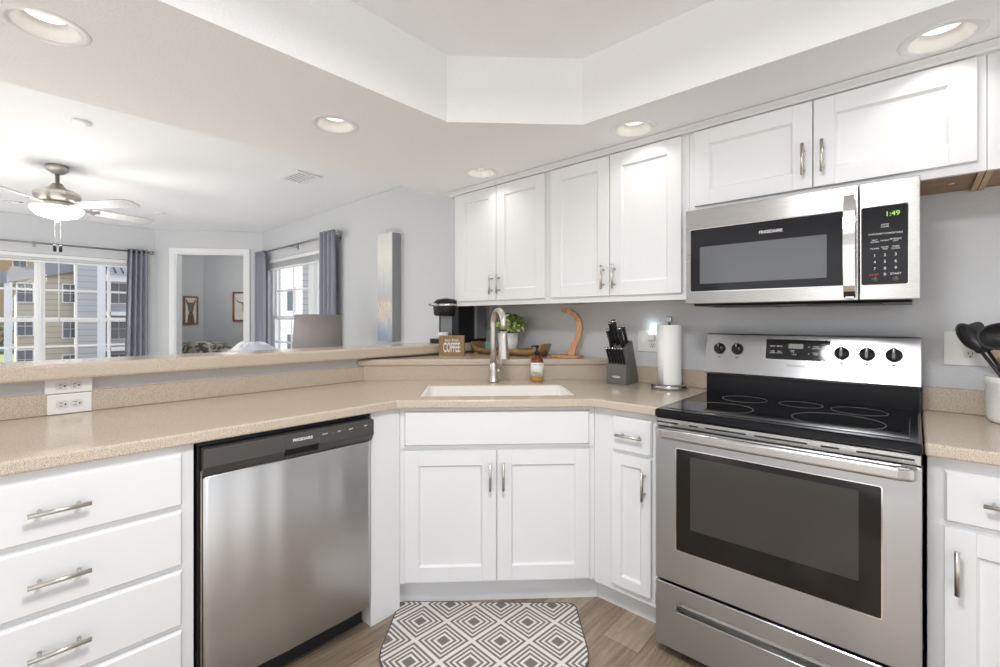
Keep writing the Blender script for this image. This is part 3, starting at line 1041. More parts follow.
# backguard (slanted)
bgp = [(0.565, 0.922), (0.545, 1.012), (0.590, 1.188), (0.602, 1.192), (0.68, 1.192), (0.68, 0.922)]
YZX = Matrix(((0, 0, 1, 0), (1, 0, 0, 0), (0, 1, 0, 0), (0, 0, 0, 1)))
MB().prism([(0.560, 0.90), (0.562, 1.006), (0.60, 1.180), (0.68, 1.180), (0.68, 0.90)], 0.004, W - 0.004, mtx=YZX).build('backguard', 'enamel', rg)
gp = MB().prism([(0.536, 1.016), (0.540, 1.008), (0.558, 1.008), (0.606, 1.180), (0.678, 1.180), (0.678, 1.191), (0.596, 1.191), (0.588, 1.186)], 0.0, W, mtx=YZX, bev=0.0).build('control_panel', 'steel', rg)
SL = math.atan2(0.588 - 0.536, 1.186 - 1.016)          # tilt of the panel
def onpanel(x, z, off=0.0):
    y = 0.536 + (z - 1.016) * math.tan(SL)
    return (x, y - off, z)
PROT = (PI / 2 - SL, 0, 0)
# black band under the panel
dz = MB().prism(rounded(-0.1135, 0.1135, -0.043, 0.043, 0.006), 0, 0.0025).build('display_panel', 'microglass', gp, onpanel(0.361, 1.128, 0.0), PROT)
MB().prism(rounded(-0.1165, 0.1165, -0.046, 0.046, 0.008), 0, 0.0015).build('display_bezel', 'chrome', gp, onpanel(0.361, 1.128, 0.0), PROT)
MB().prism(rounded(-0.030, 0.022, 0.006, 0.026, 0.002), 0.0025, 0.0032).build('lcd', 'lcd', dz)
text('1:49', 0.014, (0.000, 0.016, 0.0033), (0, 0, 0), 'greyprint', dz)
for xx, yy, s, body in [(-0.088, 0.014, 0.008, 'BAKE'), (-0.062, 0.014, 0.008, 'BROIL'), (-0.088, -0.012, 0.007, 'KEEP\nWARM'), (-0.062, -0.012, 0.007, 'SELF\nCLEAN'),
                        (-0.015, -0.006, 0.006, 'BAKE\nTIME'), (-0.008, -0.020, 0.006, 'START'), (0.042, 0.012, 0.012, '^'), (0.042, -0.014, 0.010, 'v'), (0.066, 0.012, 0.007, 'TIMER\nON/OFF'), (0.066, -0.014, 0.007, 'COOK\nTIME'),
                        (0.092, 0.012, 0.007, 'SET\nCLOCK'), (0.092, -0.014, 0.007, 'OVEN\nLIGHT')]:
    text(body, s, (xx, yy, 0.0027), (0, 0, 0), 'print', dz, 'button_print')
text('FRIGIDAIRE', 0.0135, onpanel(0.361, 1.063, 0.0008), PROT, 'greyprint', gp)
for kx in (0.060, 0.135, 0.512, 0.590, 0.668):
    kb = MB()
    kb.lathe([(0.025, 0), (0.025, 0.006), (0.022, 0.016), (0.0195, 0.019), (0.0, 0.019)], 28)
    kb.box(-0.0065, 0.0065, -0.021, 0.021, 0.012, 0.032, 0.002)
    k = kb.build('knob', 'black', gp, onpanel(kx, 1.122, 0.0), PROT)
    B(-0.001, 0.001, 0.004, 0.018, 0.0318, 0.0324).build('pointer', 'print', k)
    t = text('OFF', 0.007, onpanel(kx, 1.152, 0.0008), PROT, 'greyprint', gp, 'knob_print')
    B(-0.006, 0.006, -0.004, 0.004, 0, 0.0006).build('burner_mark', 'greyprint', gp, onpanel(kx, 1.085, 0.0002), PROT)

# ================================================================== MICROWAVE
mw = thing('microwave', 'stainless over-the-range microwave hung under the short cabinet', 'microwave', (1.0985, -0.40, 0), 0)
W = 0.735
z0, z1 = 1.322, 1.7155
mb = MB().box(0.004, W - 0.004, 0.03, 0.39, z0 + 0.018, z1, 0.002)
mb.build('body', 'charcoal', mw)
MB().prism([(0.02, z0 + 0.018), (0.045, z0 - 0.008), (0.375, z0 - 0.010), (0.385, z0 + 0.018)], 0.02, W - 0.02, mtx=YZX).build('bottom_vent', 'black', mw)
lb = MB()
lb.box(0.08, 0.30, 0.09, 0.30, z0 - 0.013, z0 - 0.0085)
lb.box(0.42, 0.64, 0.09, 0.30, z0 - 0.013, z0 - 0.0085)
lb.build('grease_filter', 'charcoal', mw)
md = MB().box(0.0, 0.580, -0.006, 0.029, z0, z1, 0.003, 2).build('door', 'steelv', mw)
XZ = lambda y: Matrix(((1, 0, 0, 0), (0, 0, -1, y), (0, 1, 0, 0), (0, 0, 0, 1)))
MB().prism(rounded(0.019, 0.548, 1.370, 1.635, 0.006), 0, 0.0015, mtx=XZ(-0.0055)).build('glass_trim', 'chrome', md)
gl = MB().prism(rounded(0.022, 0.548, 1.374, 1.631, 0.005), 0, 0.0025, mtx=XZ(-0.0055)).build('door_glass', 'microglass', md)
MB().prism(rounded(0.060, 0.492, 1.404, 1.557, 0.003), 0, 0.0032, mtx=XZ(-0.0055)).build('door_window', 'micropane', md)
text('FRIGIDAIRE', 0.0155, (0.318, -0.0085, 1.590), FRONT, 'print', gl, bold=0.0003)
pn = MB().box(0.582, W, -0.006, 0.029, z0, z1, 0.003, 2).build('control_panel', 'steelv', mw)
pad = MB().prism(rounded(0.588, 0.706, 1.372, 1.632, 0.006), 0, 0.0025, mtx=XZ(-0.0055)).build('keypad', 'microglass', pn)
MB().prism(rounded(0.586, 0.708, 1.370, 1.634, 0.007), 0, 0.0015, mtx=XZ(-0.0055)).build('keypad_trim', 'chrome', pn)
text('1:49', 0.022, (0.668, -0.0084, 1.603), FRONT, 'green', pad, 'clock_digits')
rows = [(1.566, ['', 'AUTO\nCOOK', ''], 0.007), (1.540, ['POPCORN', 'POTATO', 'VEGETABLE'], 0.0068), (1.517, ['MELT\nSOFTEN', 'REHEAT', 'BEVERAGE\nLIMIT'], 0.0062), (1.492, ['POWER', 'COOK\nTIME', 'TIMER\nCLOCK'], 0.0065),
        (1.469, ['1', '2', '3'], 0.013), (1.447, ['4', '5', '6'], 0.013), (1.425, ['7', '8', '9'], 0.013), (1.405, ['', '0', ''], 0.013)]
for zr, words_, s in rows:
    for xx, body in zip((0.621, 0.647, 0.674), words_):
        if body:
            text(body, s, (xx + 0.002, -0.0083, zr), FRONT, 'print', pad, 'key_print')
text('STOP', 0.0095, (0.621, -0.0083, 1.405), FRONT, 'redprint', pad, 'key_print')
text('START', 0.0095, (0.676, -0.0083, 1.406), FRONT, 'print', pad, 'key_print')
bt = MB()
bt.lathe([(0.009, 0), (0.009, 0.002), (0, 0.002)], 20, mtx=Matrix.Translation((0.623, -0.008, 1.388)) @ Matrix.Rotation(PI / 2, 4, 'X'))
bt.lathe([(0.009, 0), (0.009, 0.002), (0, 0.002)], 20, mtx=Matrix.Translation((0.676, -0.008, 1.388)) @ Matrix.Rotation(PI / 2, 4, 'X'))
bt.build('buttons', 'charcoal', pad)
# bowed strap handle
b = bmesh.new()
N = 18
L = []
for i in range(N + 1):
    u = i / N
    z = 1.332 + u * 0.352
    y = -0.014 - 0.032 * (1 - (2 * u - 1) ** 2) ** 0.6
    L.append((y, z))
prof_o = L
prof_i = [(y + 0.009, z) for y, z in reversed(L)]
MB().prism(prof_o + prof_i, 0.540, 0.574, mtx=YZX, bev=0.0015).build('handle', 'chrome', md)
hp = MB()
for zz_ in (1.338, 1.676):
    hp.box(0.546, 0.568, -0.016, -0.005, zz_ - 0.008, zz_ + 0.008)
hp.build('handle_post', 'chrome', md)

# ================================================================== FAUCET
fx, fy = 0.114, -0.548
fc = thing('faucet', 'brushed nickel gooseneck pull-down faucet behind the sink', 'faucet', (fx, fy, ZC + 0.0006), 0)
dirv = Vector((0.90, -0.43, 0)).normalized()
MB().lathe([(0.030, 0), (0.030, 0.006), (0.026, 0.012), (0.022, 0.06), (0.021, 0.10), (0.0172, 0.105)], 28).build('base', 'nickel', fc)
pts = [(0, 0, 0.09), (0, 0, 0.20), (0, 0, 0.315)]
R = 0.072
for k in range(1, 16):
    a = PI * k / 15
    pts.append(tuple(dirv * (R - R * math.cos(a)) + Vector((0, 0, 0.315 + R * math.sin(a)))))
e = dirv * (2 * R)
pts.append((e.x, e.y, 0.290))
MB().tube(pts, 0.0168, 20).build('spout', 'nickel', fc)
sp = MB().lathe([(0.0315, 0.0), (0.0325, 0.004), (0.0235, 0.07), (0.0195, 0.115), (0.0180, 0.15)], 24, (e.x, e.y, 0.135)).build('spray_head', 'nickel', fc)
rb_ = MB()
rb_.lathe([(0.0170, 0), (0.0195, 0.0), (0.0195, 0.004), (0.0170, 0.004)], 24, (e.x, e.y, 0.283))
rb_.build('seam_ring', 'black', sp)
lv = MB()
p = Vector((0.016, 0.012, 0.062))
lv.cyl((0.012, 0.009, 0.058), (0.032, 0.024, 0.064), 0.011, 16)
lv.tube([(0.030, 0.022, 0.064), (0.036, 0.020, 0.10), (0.046, 0.016, 0.155)], [0.0085, 0.006, 0.0045], 12)
lv.build('lever', 'nickel', fc)

# ================================================================== COUNTER THINGS
# soap bottle
sb = thing('soap_bottle', 'amber pump bottle of hand soap with white label beside the faucet', 'soap bottle', (0.272, -0.363, ZC + 0.0006), math.radians(42))
MB().lathe([(0.033, 0), (0.036, 0.003), (0.036, 0.028)], 32).build('base', 'amberlow', sb)
MB().lathe([(0.036, 0.028), (0.036, 0.108), (0.034, 0.120), (0.026, 0.132), (0.014, 0.138), (0.0135, 0.148)], 32).build('bottle', 'amber', sb)
lb = MB().lathe([(0.0363, 0.030), (0.0366, 0.030), (0.0366, 0.105), (0.0363, 0.105), (0.0363, 0.030)], 40, cap=False).build('label_sheet', 'label', sb)
for zz_, s, body, xx in ((0.094, 0.008, 'HAND   SOAP', 0), (0.049, 0.013, 'HAND', -0.008), (0.038, 0.013, 'SOAP', 0.003)):
    o = text(body, s, (0, 0, 0), (0, 0, 0), 'ink', lb)
    for v in o.data.vertices:          # wrap the words round the bottle
        a = (v.co.x + xx) / 0.0368
        r = 0.0368 + v.co.z * 0.5
        v.co = Vector((r * math.sin(a), -r * math.cos(a), zz_ + v.co.y))
pm = MB()
pm.lathe([(0.0155, 0.146), (0.0155, 0.162), (0.009, 0.166), (0.005, 0.168), (0.005, 0.186)], 20)
pm.lathe([(0.010, 0.186), (0.011, 0.190), (0.010, 0.198), (0.0, 0.200)], 20)
pm.tube([(0, 0, 0.194), (-0.022, -0.006, 0.195), (-0.034, -0.009, 0.190)], [0.006, 0.005, 0.004], 10)
pm.build('pump', 'black', sb)

# knife block: local x along wall, -y front
kb = thing('knife_block', 'grey slanted knife block on the worktop left of the paper towels', 'knife block', (0.600, -0.178, ZC + 0.0006), 0)
KW = 0.112
MB().prism([(0.0, 0.0), (0.150, 0.0), (0.152, 0.014), (0.078, 0.226), (0.070, 0.231), (0.022, 0.198), (0.012, 0.118), (0.0, 0.104)], 0.004, KW - 0.004, mtx=YZX, bev=0.002).build('block', 'knifeside', kb)
MB().prism([(-0.004, 0.0), (0.050, 0.0), (0.028, 0.106), (-0.004, 0.102)], 0.0, KW, mtx=YZX, bev=0.002).build('front_tier', 'knifeblock', kb)
plq = MB().prism([(0.026 * math.cos(a) if abs(math.cos(a)) < 0.7 else 0.026 * math.cos(a), 0.0065 * math.sin(a)) for a in [2 * PI * i / 28 for i in range(28)]], 0, 0.0015, mtx=Matrix(((1, 0, 0, KW / 2), (0, 0, -1, -0.004), (0, 1, 0, 0.040), (0, 0, 0, 1)))).build('badge', 'chrome', kb)
LEAN = Vector((-0.05, -0.34, 0.94)).normalized()
def knife(px, py, pz, length, r, label, group, butt=False, lean=LEAN):
    k = thing('knife', label, 'knife', (px, py, pz), 0, group)
    d = lean
    mb = MB()
    side = Vector((1, 0, 0))
    n = d.cross(side).normalized()
    sec = []
    b = bmesh.new()
    rings = []
    for u, sc in ((0, 0.85), (0.06, 1.0), (0.35, 0.82), (0.75, 0.95), (0.97, 1.12), (1.0, 0.95)):
        c = d * (u * length)
        ring_ = []
        for q in range(10):
            a = 2 * PI * q / 10
            ring_.append(b.verts.new(c + side * (math.cos(a) * r * 0.72 * sc) + n * (math.sin(a) * r * 1.15 * sc)))
        rings.append(ring_)
    for a_, c_ in zip(rings, rings[1:]):
        for q in range(10):
            f = b.faces.new((a_[q], a_[(q + 1) % 10], c_[(q + 1) % 10], c_[q]))
            f.smooth = True
    b.faces.new(rings[0])
    b.faces.new(rings[-1])
    bmesh.ops.recalc_face_normals(b, faces=b.faces)
    mb._add(b)
    mb.build('grip', 'black', k)
    cp_ = MB()
    cp_.tube([d * (length * 0.98), d * (length * 1.05)], r * 0.9, 12)
    cp_.build('end_cap', 'chrome', k)
    bl = MB()
    bl.tube([d * (-0.03), d * 0.004], r * 0.5, 8)
    bl.build('bolster', 'chrome', k)
    return k
bx, by = 0.600, -0.178
names6 = ['leftmost', 'second from left', 'third from left', 'third from right', 'second from right', 'rightmost']
for i in range(6):
    knife(bx + 0.014 + i * 0.0168, by + 0.010, ZC + 0.107, 0.088, 0.0082, 'black steak knife handle in the lower row of the block, %s of six' % names6[i], 'steak knives in the knife block')
bigs = [(0.016, 0.026, 0.192, 0.100, 0.0140, 'shorter black handled knife at the upper left of the knife block'), (0.018, 0.052, 0.212, 0.118, 0.0115, 'slim black handled knife at the back left of the block'),
        (0.044, 0.044, 0.208, 0.132, 0.0160, 'tallest black handled kitchen knife in the middle of the block'), (0.080, 0.030, 0.196, 0.105, 0.0140, 'black handled knife at the upper right of the knife block'), (0.088, 0.056, 0.214, 0.098, 0.0120, 'black scissors handle behind the right knife in the block')]
for x, y, z, L_, r, lab in bigs:
    knife(bx + x, by + y, ZC + z, L_, r, lab, 'large knives in the knife block')

# paper towel holder and roll
pt = (0.918, -0.128)
ph = thing('paper_towel_holder', 'round steel paper towel holder on the worktop left of the range', 'holder', (pt[0], pt[1], ZC + 0.0006))
MB().lathe([(0.086, 0), (0.088, 0.003), (0.088, 0.018), (0.084, 0.022), (0.0, 0.022)], 40).build('base', 'steelv', ph)
MB().cyl((0, 0, 0.02), (0, 0, 0.345), 0.006, 12).build('rod', 'chrome', ph)
B(-0.013, 0.013, -0.013, 0.013, 0.328, 0.356, 0.004, 2).build('finial', 'steel', ph)
pr = thing('paper_towel_roll', 'white paper towel roll standing on the round steel holder', 'paper towels', (pt[0], pt[1], ZC + 0.0236))
MB().lathe([(0.020, 0), (0.0565, 0), (0.0565, 0.292), (0.020, 0.292), (0.020, 0)], 40, cap=False).build('roll', 'paper', pr)
b = bmesh.new()
pa, pb = [], []
for k in range(8):
    a = math.radians(-95 + k * 14)
    r = 0.0577 + 0.0016 * (k / 7)
    pa.append((r * math.cos(a), r * math.sin(a)))
sheet = pa + [(x * 0.985, y * 0.985) for x, y in reversed(pa)]
MB().prism(sheet, 0.001, 0.291).build('loose_sheet', 'paper', pr)

# outlets
def duplex(parent, cx, cz, horiz=False, plug=False):
    o_ = MB()
    bd = rounded(-0.017, 0.017, -0.014, 0.014, 0.010)
    o_.prism(bd, 0, 0.0025, mtx=Matrix(((1, 0, 0, cx), (0, 0, -1, -0.006), (0, 1, 0, cz), (0, 0, 0, 1))))
    ob = o_.build('socket', 'socketwhite', parent)
    s_ = MB()
    if horiz:
        s_.box(cx - 0.008, cx + 0.001, -0.0092, -0.0084, cz + 0.0045, cz + 0.0065)
        s_.box(cx - 0.008, cx + 0.001, -0.0092, -0.0084, cz - 0.0065, cz - 0.0045)
        s_.lathe([(0.0028, 0), (0.0028, 0.0008), (0, 0.0008)], 12, mtx=Matrix.Translation((cx + 0.008, -0.0084, cz)) @ Matrix.Rotation(PI / 2, 4, 'X'))
    else:
        s_.box(cx - 0.0065, cx - 0.0045, -0.0092, -0.0084, cz - 0.001, cz + 0.008)
        s_.box(cx + 0.0045, cx + 0.0065, -0.0092, -0.0084, cz - 0.001, cz + 0.008)
        s_.lathe([(0.0028, 0), (0.0028, 0.0008), (0, 0.0008)], 12, mtx=Matrix.Translation((cx, -0.0084, cz - 0.008)) @ Matrix.Rotation(PI / 2, 4, 'X'))
    s_.build('slots', 'dark', ob)
    return ob
def plate(label, loc, rz, w, h, kind, y_t=0.006):
    r = thing('wall_outlet', label, 'outlet', loc, rz, 'electric outlets')
    B(-w / 2, w / 2, -0.006, 0.0, -h / 2, h / 2, 0.0025, 2).build('cover_plate', 'outletwhite', r)
    return r
o1 = plate('white double outlet directly under the bar top at far left', (-0.4585, -2.203, 1.0155), PI / 2, 0.128, 0.052, 'h')
B(-0.064, 0.064, 0.0, 0.0185, -0.026, 0.026).build('box', 'outletwhite', o1)
duplex(o1, -0.020, 0, True)
duplex(o1, 0.018, 0, True)
o2 = plate('larger white double outlet on the stone backsplash touching the worktop, below another', (-0.4585, -2.201, 0.951), PI / 2, 0.120, 0.071, 'h')
duplex(o2, -0.020, -0.001, True)
duplex(o2, 0.018, -0.001, True)
o3 = plate('white wall plate with switch and outlet between knife block and paper towels', (0.752, -0.001, 1.140), 0, 0.116, 0.116, 'v')
tg = MB().box(-0.035, -0.021, -0.0085, -0.005, -0.014, 0.014, 0.001)
tg.box(-0.0305, -0.0255, -0.016, -0.006, -0.001, 0.006)
tg.build('toggle_switch', 'outletwhite', o3)
duplex(o3, 0.027, 0.020)
duplex(o3, 0.027, -0.022)
o4 = plate('white wall outlet on the right behind the black cooking spoons', (1.957, -0.001, 1.150), 0, 0.116, 0.124, 'v')
duplex(o4, 0.012, 0.020)
duplex(o4, 0.012, -0.020)
# plug-in night light glowing on outlet o3
nl = thing('night_light', 'glowing plug-in night light in the wall plate behind the paper towels', 'night light', (0.779, -0.0100, 1.160))
B(-0.017, 0.017, -0.022, 0, -0.016, 0.018, 0.005, 2).build('plug_body', 'outletwhite', nl)
MB().lathe([(0.013, 0), (0.014, 0.010), (0.011, 0.020), (0.0, 0.024)], 20, (0, -0.011, 0.018)).build('lens', 'nightled', nl)
point('night_light_glow', (0.779, -0.030, 1.222), 0.055, 0.010, (0.75, 0.95, 1.0))

# banana hanger
bh = thing('banana_hanger', 'empty curved wooden banana hanger with hook on the corner ledge', 'banana hanger', (0.322, -0.115, 1.0335), math.radians(4))
MB().prism(rounded(-0.115, 0.075, -0.055, 0.055, 0.03), 0, 0.014, bev=0.003).build('base', 'hanger', bh)
arc_o, arc_i = [], []
ctrl = [(0.005, 0.012, 0.042), (0.030, 0.07, 0.030), (0.058, 0.125, 0.027), (0.070, 0.170, 0.026), (0.062, 0.215, 0.025), (0.036, 0.252, 0.024), (0.000, 0.272, 0.022), (-0.036, 0.277, 0.018), (-0.052, 0.275, 0.012)]
for i, (x, z, h) in enumerate(ctrl):
    a = ctrl[max(i - 1, 0)]
    c = ctrl[min(i + 1, len(ctrl) - 1)]
    t = Vector((c[0] - a[0], c[1] - a[1])).normalized()
    n = Vector((t.y, -t.x))
    arc_o.append((x + n.x * h / 2 * 1.3, z + n.y * h / 2 * 1.3))
    arc_i.append((x - n.x * h / 2 * 1.3, z - n.y * h / 2 * 1.3))
MB().prism(arc_o + arc_i[::-1], -0.011, 0.011, mtx=Matrix(((1, 0, 0, 0), (0, 0, -1, 0), (0, 1, 0, 0), (0, 0, 0, 1)))).build('arm', 'hanger', bh, bevel=0.003)
hk = [(-0.044, 0, 0.268)] + [(-0.044 + 0.010 * math.sin(a), 0, 0.248 + 0.010 * math.cos(a)) for a in [PI * k / 8 for k in range(0, 12)]]
MB().tube(hk, 0.0018, 8).build('hook', 'chrome', bh)

# coffee maker on the end of the bar top, facing -y
cm = thing('coffee_maker', 'black pod coffee maker with grey side water tank beside the wall', 'coffee maker', (-0.525, -0.20, 1.1005), 0)
MB().prism(rounded(-0.095, 0.100, -0.130, 0.050, 0.03), 0, 0.285, bev=0.006).build('body', 'black', cm)
MB().prism(rounded(-0.085, 0.090, -0.225, -0.10, 0.04), 0, 0.028, bev=0.005).build('drip_base', 'black', cm)
B(-0.055, 0.060, -0.137, -0.128, 0.03, 0.20, 0.004).build('column_trim', 'greydark', cm)
hdm = MB()
hdm.lathe([(0.070, 0.180), (0.082, 0.190), (0.086, 0.235), (0.084, 0.245)], 36, (0.002, -0.135, 0))
hdm.build('brew_head', 'black', cm)
MB().lathe([(0.088, 0.243), (0.092, 0.247), (0.092, 0.256), (0.086, 0.262)], 36, (0.002, -0.135, 0)).build('silver_band', 'chrome', cm)
lid = MB()
lid.lathe([(0.086, 0.260), (0.080, 0.276), (0.060, 0.292), (0.0, 0.302)], 36, (0.002, -0.135, 0))
lid.build('lid', 'black', cm)
MB().tube([(-0.03, -0.215, 0.252), (-0.03, -0.252, 0.255), (0.03, -0.252, 0.255), (0.03, -0.215, 0.252)], 0.007, 10).build('lift_handle', 'chrome', cm)
MB().prism(rounded(-0.080, 0.098, 0.052, 0.165, 0.02), 0.022, 0.278, bev=0.004).build('water_tank', 'greydark', cm)
MB().prism(rounded(-0.082, 0.100, 0.050, 0.168, 0.02), 0, 0.022, bev=0.003).build('tank_base', 'black', cm)
# paper cup on the drip tray
cup = thing('cup', 'small white cup under the coffee maker head', 'cup', (-0.505, -0.378, 1.1295))
MB().lathe([(0.030, 0), (0.032, 0.002), (0.039, 0.042), (0.036, 0.042), (0.030, 0.006), (0, 0.005)], 28).build('cup_wall', 'ceramic', cup)
# coffee sign
sg = thing('wooden_sign', 'small wooden box sign reading COFFEE in white letters', 'sign', (-0.300, -0.480, 1.0335), math.radians(40))
B(-0.0775, 0.0775, -0.018, 0.018, 0, 0.124, 0.002).build('back_board', 'signwood', sg)
sf = MB()
for a in ((-0.0775, 0.0775, 0, 0.012), (-0.0775, 0.0775, 0.112, 0.124)):
    sf.box(a[0], a[1], -0.024, -0.017, a[2], a[3], 0.001)
for a in ((-0.0775, -0.0655), (0.0655, 0.0775)):
    sf.box(a[0], a[1], -0.024, -0.017, 0.012, 0.112, 0.001)
sf.build('border', 'signwood', sg)
ls = text('COFFEE', 0.052, (0, -0.0185, 0.048), FRONT, 'print', sg, bold=0.001)
ls.scale = (0.58, 1.55, 1)
l2 = text('but first', 0.026, (0, -0.0185, 0.096), FRONT, 'print', sg)

# dough-bowl tray
ty = thing('wooden_tray', 'wavy-rimmed wooden tray on the corner ledge holding the potted plant', 'tray', (-0.098, -0.172, 1.0337), math.radians(3))
TL, TW = 0.270, 0.082
MB().prism(rounded(-TL + 0.015, TL - 0.015, -TW + 0.01, TW - 0.01, 0.03), 0, 0.008).build('tray_floor', 'traywood', ty)
b = bmesh.new()
NN = 72
def rim(u):
    a = 2 * PI * u
    cx, sy = math.cos(a), math.sin(a)
    ex = math.copysign(abs(cx) ** 0.35, cx)
    ey = math.copysign(abs(sy) ** 0.35, sy)
    h = 0.032 + 0.045 * abs(ex) ** 3.0 * (0.65 + 0.35 * math.cos(2 * a)) + 0.012 * math.exp(-((ex - 0.35) / 0.22) ** 2)
    return ex, ey, h
ro, ri, fo, fi = [], [], [], []
for i in range(NN):
    ex, ey, h = rim(i / NN)
    fl = 1.0 + h * 0.9
    ro.append(b.verts.new((ex * TL * fl, ey * TW * (1 + h * 0.5), h)))
    ri.append(b.verts.new((ex * (TL * fl - 0.008), ey * (TW * (1 + h * 0.5) - 0.008), h)))
    fo.append(b.verts.new((ex * TL * 0.96, ey * TW * 0.92, 0.0)))
    fi.append(b.verts.new((ex * (TL * 0.96 - 0.008), ey * (TW * 0.92 - 0.008), 0.006)))
for i in range(NN):
    j = (i + 1) % NN
    b.faces.new((fo[i], fo[j], ro[j], ro[i])).smooth = True
    b.faces.new((ro[i], ro[j], ri[j], ri[i]))
    b.faces.new((ri[i], ri[j], fi[j], fi[i])).smooth = True
    b.faces.new((fi[i], fi[j], fo[j], fo[i]))
bmesh.ops.recalc_face_normals(b, faces=b.faces)
mb = MB()
mb._add(b)
mb.build('tray_wall', 'traywood', ty)
# potted plant in the tray
pp = thing('potted_plant', 'small bushy green plant in a white pot behind the faucet', 'plant', (-0.115, -0.165, 1.0425))
MB().lathe([(0.055, 0), (0.058, 0.003), (0.067, 0.128), (0.061, 0.128), (0.058, 0.112), (0.0, 0.112)], 36).build('pot', 'pot', pp)
MB().lathe([(0.058, 0.108), (0.04, 0.114), (0, 0.116)], 24).build('soil', 'soil', pp)
rnd = random.Random(3)
lv_ = {k: bmesh.new() for k in ('leaf', 'leaf2', 'leaf3')}
stm = MB()
for i in range(340):
    th = rnd.uniform(0, 2 * PI)
    ph_ = math.acos(rnd.uniform(-0.35, 1.0))
    rr = rnd.uniform(0.55, 1.0)
    c = Vector((0.132 * math.sin(ph_) * math.cos(th), 0.122 * math.sin(ph_) * math.sin(th), 0.174 + 0.086 * math.cos(ph_))) 
    c = Vector((c.x * rr, c.y * rr, 0.150 + (c.z - 0.150) * (0.5 + 0.5 * rr)))
    nrm = (c - Vector((0, 0, 0.12))).normalized()
    nrm = (nrm + Vector((rnd.uniform(-.7, .7), rnd.uniform(-.7, .7), rnd.uniform(-.3, .7)))).normalized()
    t = nrm.orthogonal().normalized()
    t = (Matrix.Rotation(rnd.uniform(0, 6.28), 3, nrm) @ t)
    s = nrm.cross(t)
    L_ = rnd.uniform(0.011, 0.019)
    wv = L_ * 0.62
    bb = lv_[rnd.choice(['leaf', 'leaf', 'leaf2', 'leaf2', 'leaf3'])]
    ps = [c - t * L_, c - t * L_ * 0.3 + s * wv + nrm * 0.002, c + t * L_ * 0.5 + s * wv * 0.7 + nrm * 0.003, c + t * L_, c + t * L_ * 0.5 - s * wv * 0.7 + nrm * 0.003, c - t * L_ * 0.3 - s * wv + nrm * 0.002]
    vv = [bb.verts.new(p) for p in ps]
    bb.faces.new(vv)
    if i % 6 == 0:
        stm.tube([(c.x * 0.15, c.y * 0.15, 0.112), (c.x * 0.5, c.y * 0.5, 0.14), tuple(c)], 0.0012, 5)
for k, nm in (('leaf', 'foliage'), ('leaf2', 'foliage'), ('leaf3', 'foliage')):
    mb = MB()
    mb._add(lv_[k])
    mb.build(nm, k, pp)
stm.build('stems', 'stem', pp)
# teal box in the tray
tb = thing('small_box', 'small teal box lying in the wooden tray beside the plant pot', 'box', (-0.255, -0.185, 1.0425), math.radians(20))
B(-0.026, 0.026, -0.018, 0.018, 0, 0.062, 0.002).build('box', 'teal', tb)
B(-0.0265, 0.0265, -0.0185, 0.0185, 0.0625, 0.070, 0.002).build('lid', 'teal', tb)

# utensil crock
uc = (2.068, -0.135)
cr_ = thing('utensil_crock', 'white ceramic utensil crock at the right edge of the worktop', 'crock', (uc[0], uc[1], ZC + 0.0006))
MB().lathe([(0.058, 0), (0.066, 0.006), (0.072, 0.02), (0.073, 0.125), (0.077, 0.130), (0.078, 0.148), (0.075, 0.152), (0.069, 0.152), (0.067, 0.145), (0.067, 0.015), (0, 0.010)], 44).build('crock_wall', 'ceramic', cr_)
def ellip(mb, c, ax, ay, az, R3=None, n=20, m_=12, half=None):
    b = bmesh.new()
    bmesh.ops.create_uvsphere(b, u_segments=n, v_segments=m_, radius=1)
    for f in b.faces:
        f.smooth = True
    mtx = Matrix.Translation(c) @ (R3.to_4x4() if R3 else Matrix.Identity(4)) @ Matrix.Diagonal((ax, ay, az, 1))
    mb._add(b, mtx)
def spoon_head(b_len, width, depth, mb, c, R3):
    """shallow bowl: outer and inner half ellipsoids"""
    b = bmesh.new()
    n, k = 24, 7
    rows_o, rows_i = [], []
    for j in range(k + 1):
        f = j / k
        ro_, ri_ = [], []
        for i in range(n):
            a = 2 * PI * i / n
            x, z = math.cos(a) * width * f, math.sin(a) * b_len * f
            ro_.append(b.verts.new((x, depth * (1 - f * f), z)))
            ri_.append(b.verts.new((x * 0.985, depth * (1 - f * f) - 0.003, z * 0.985)))
        rows_o.append(ro_)
        rows_i.append(ri_)
    for rows_ in (rows_o, rows_i):
        for p_, q_ in zip(rows_[1:], rows_[2:]):
            for i in range(n):
                b.faces.new((p_[i], p_[(i + 1) % n], q_[(i + 1) % n], q_[i])).smooth = True
        b.faces.new(rows_[1])
    for i in range(n):
        b.faces.new((rows_o[-1][i], rows_o[-1][(i + 1) % n], rows_i[-1][(i + 1) % n], rows_i[-1][i]))
    for r_ in (rows_o[0], rows_i[0]):
        bmesh.ops.delete(b, geom=r_, context='VERTS')
    bmesh.ops.recalc_face_normals(b, faces=b.faces)
    mb._add(b, Matrix.Translation(c) @ R3.to_4x4())
def R_to(direction, facing):
    z = Vector(direction).normalized()
    y = -Vector(facing)
    y = (y - z * y.dot(z)).normalized()
    x = y.cross(z)
    return Matrix((x, y, z)).transposed()
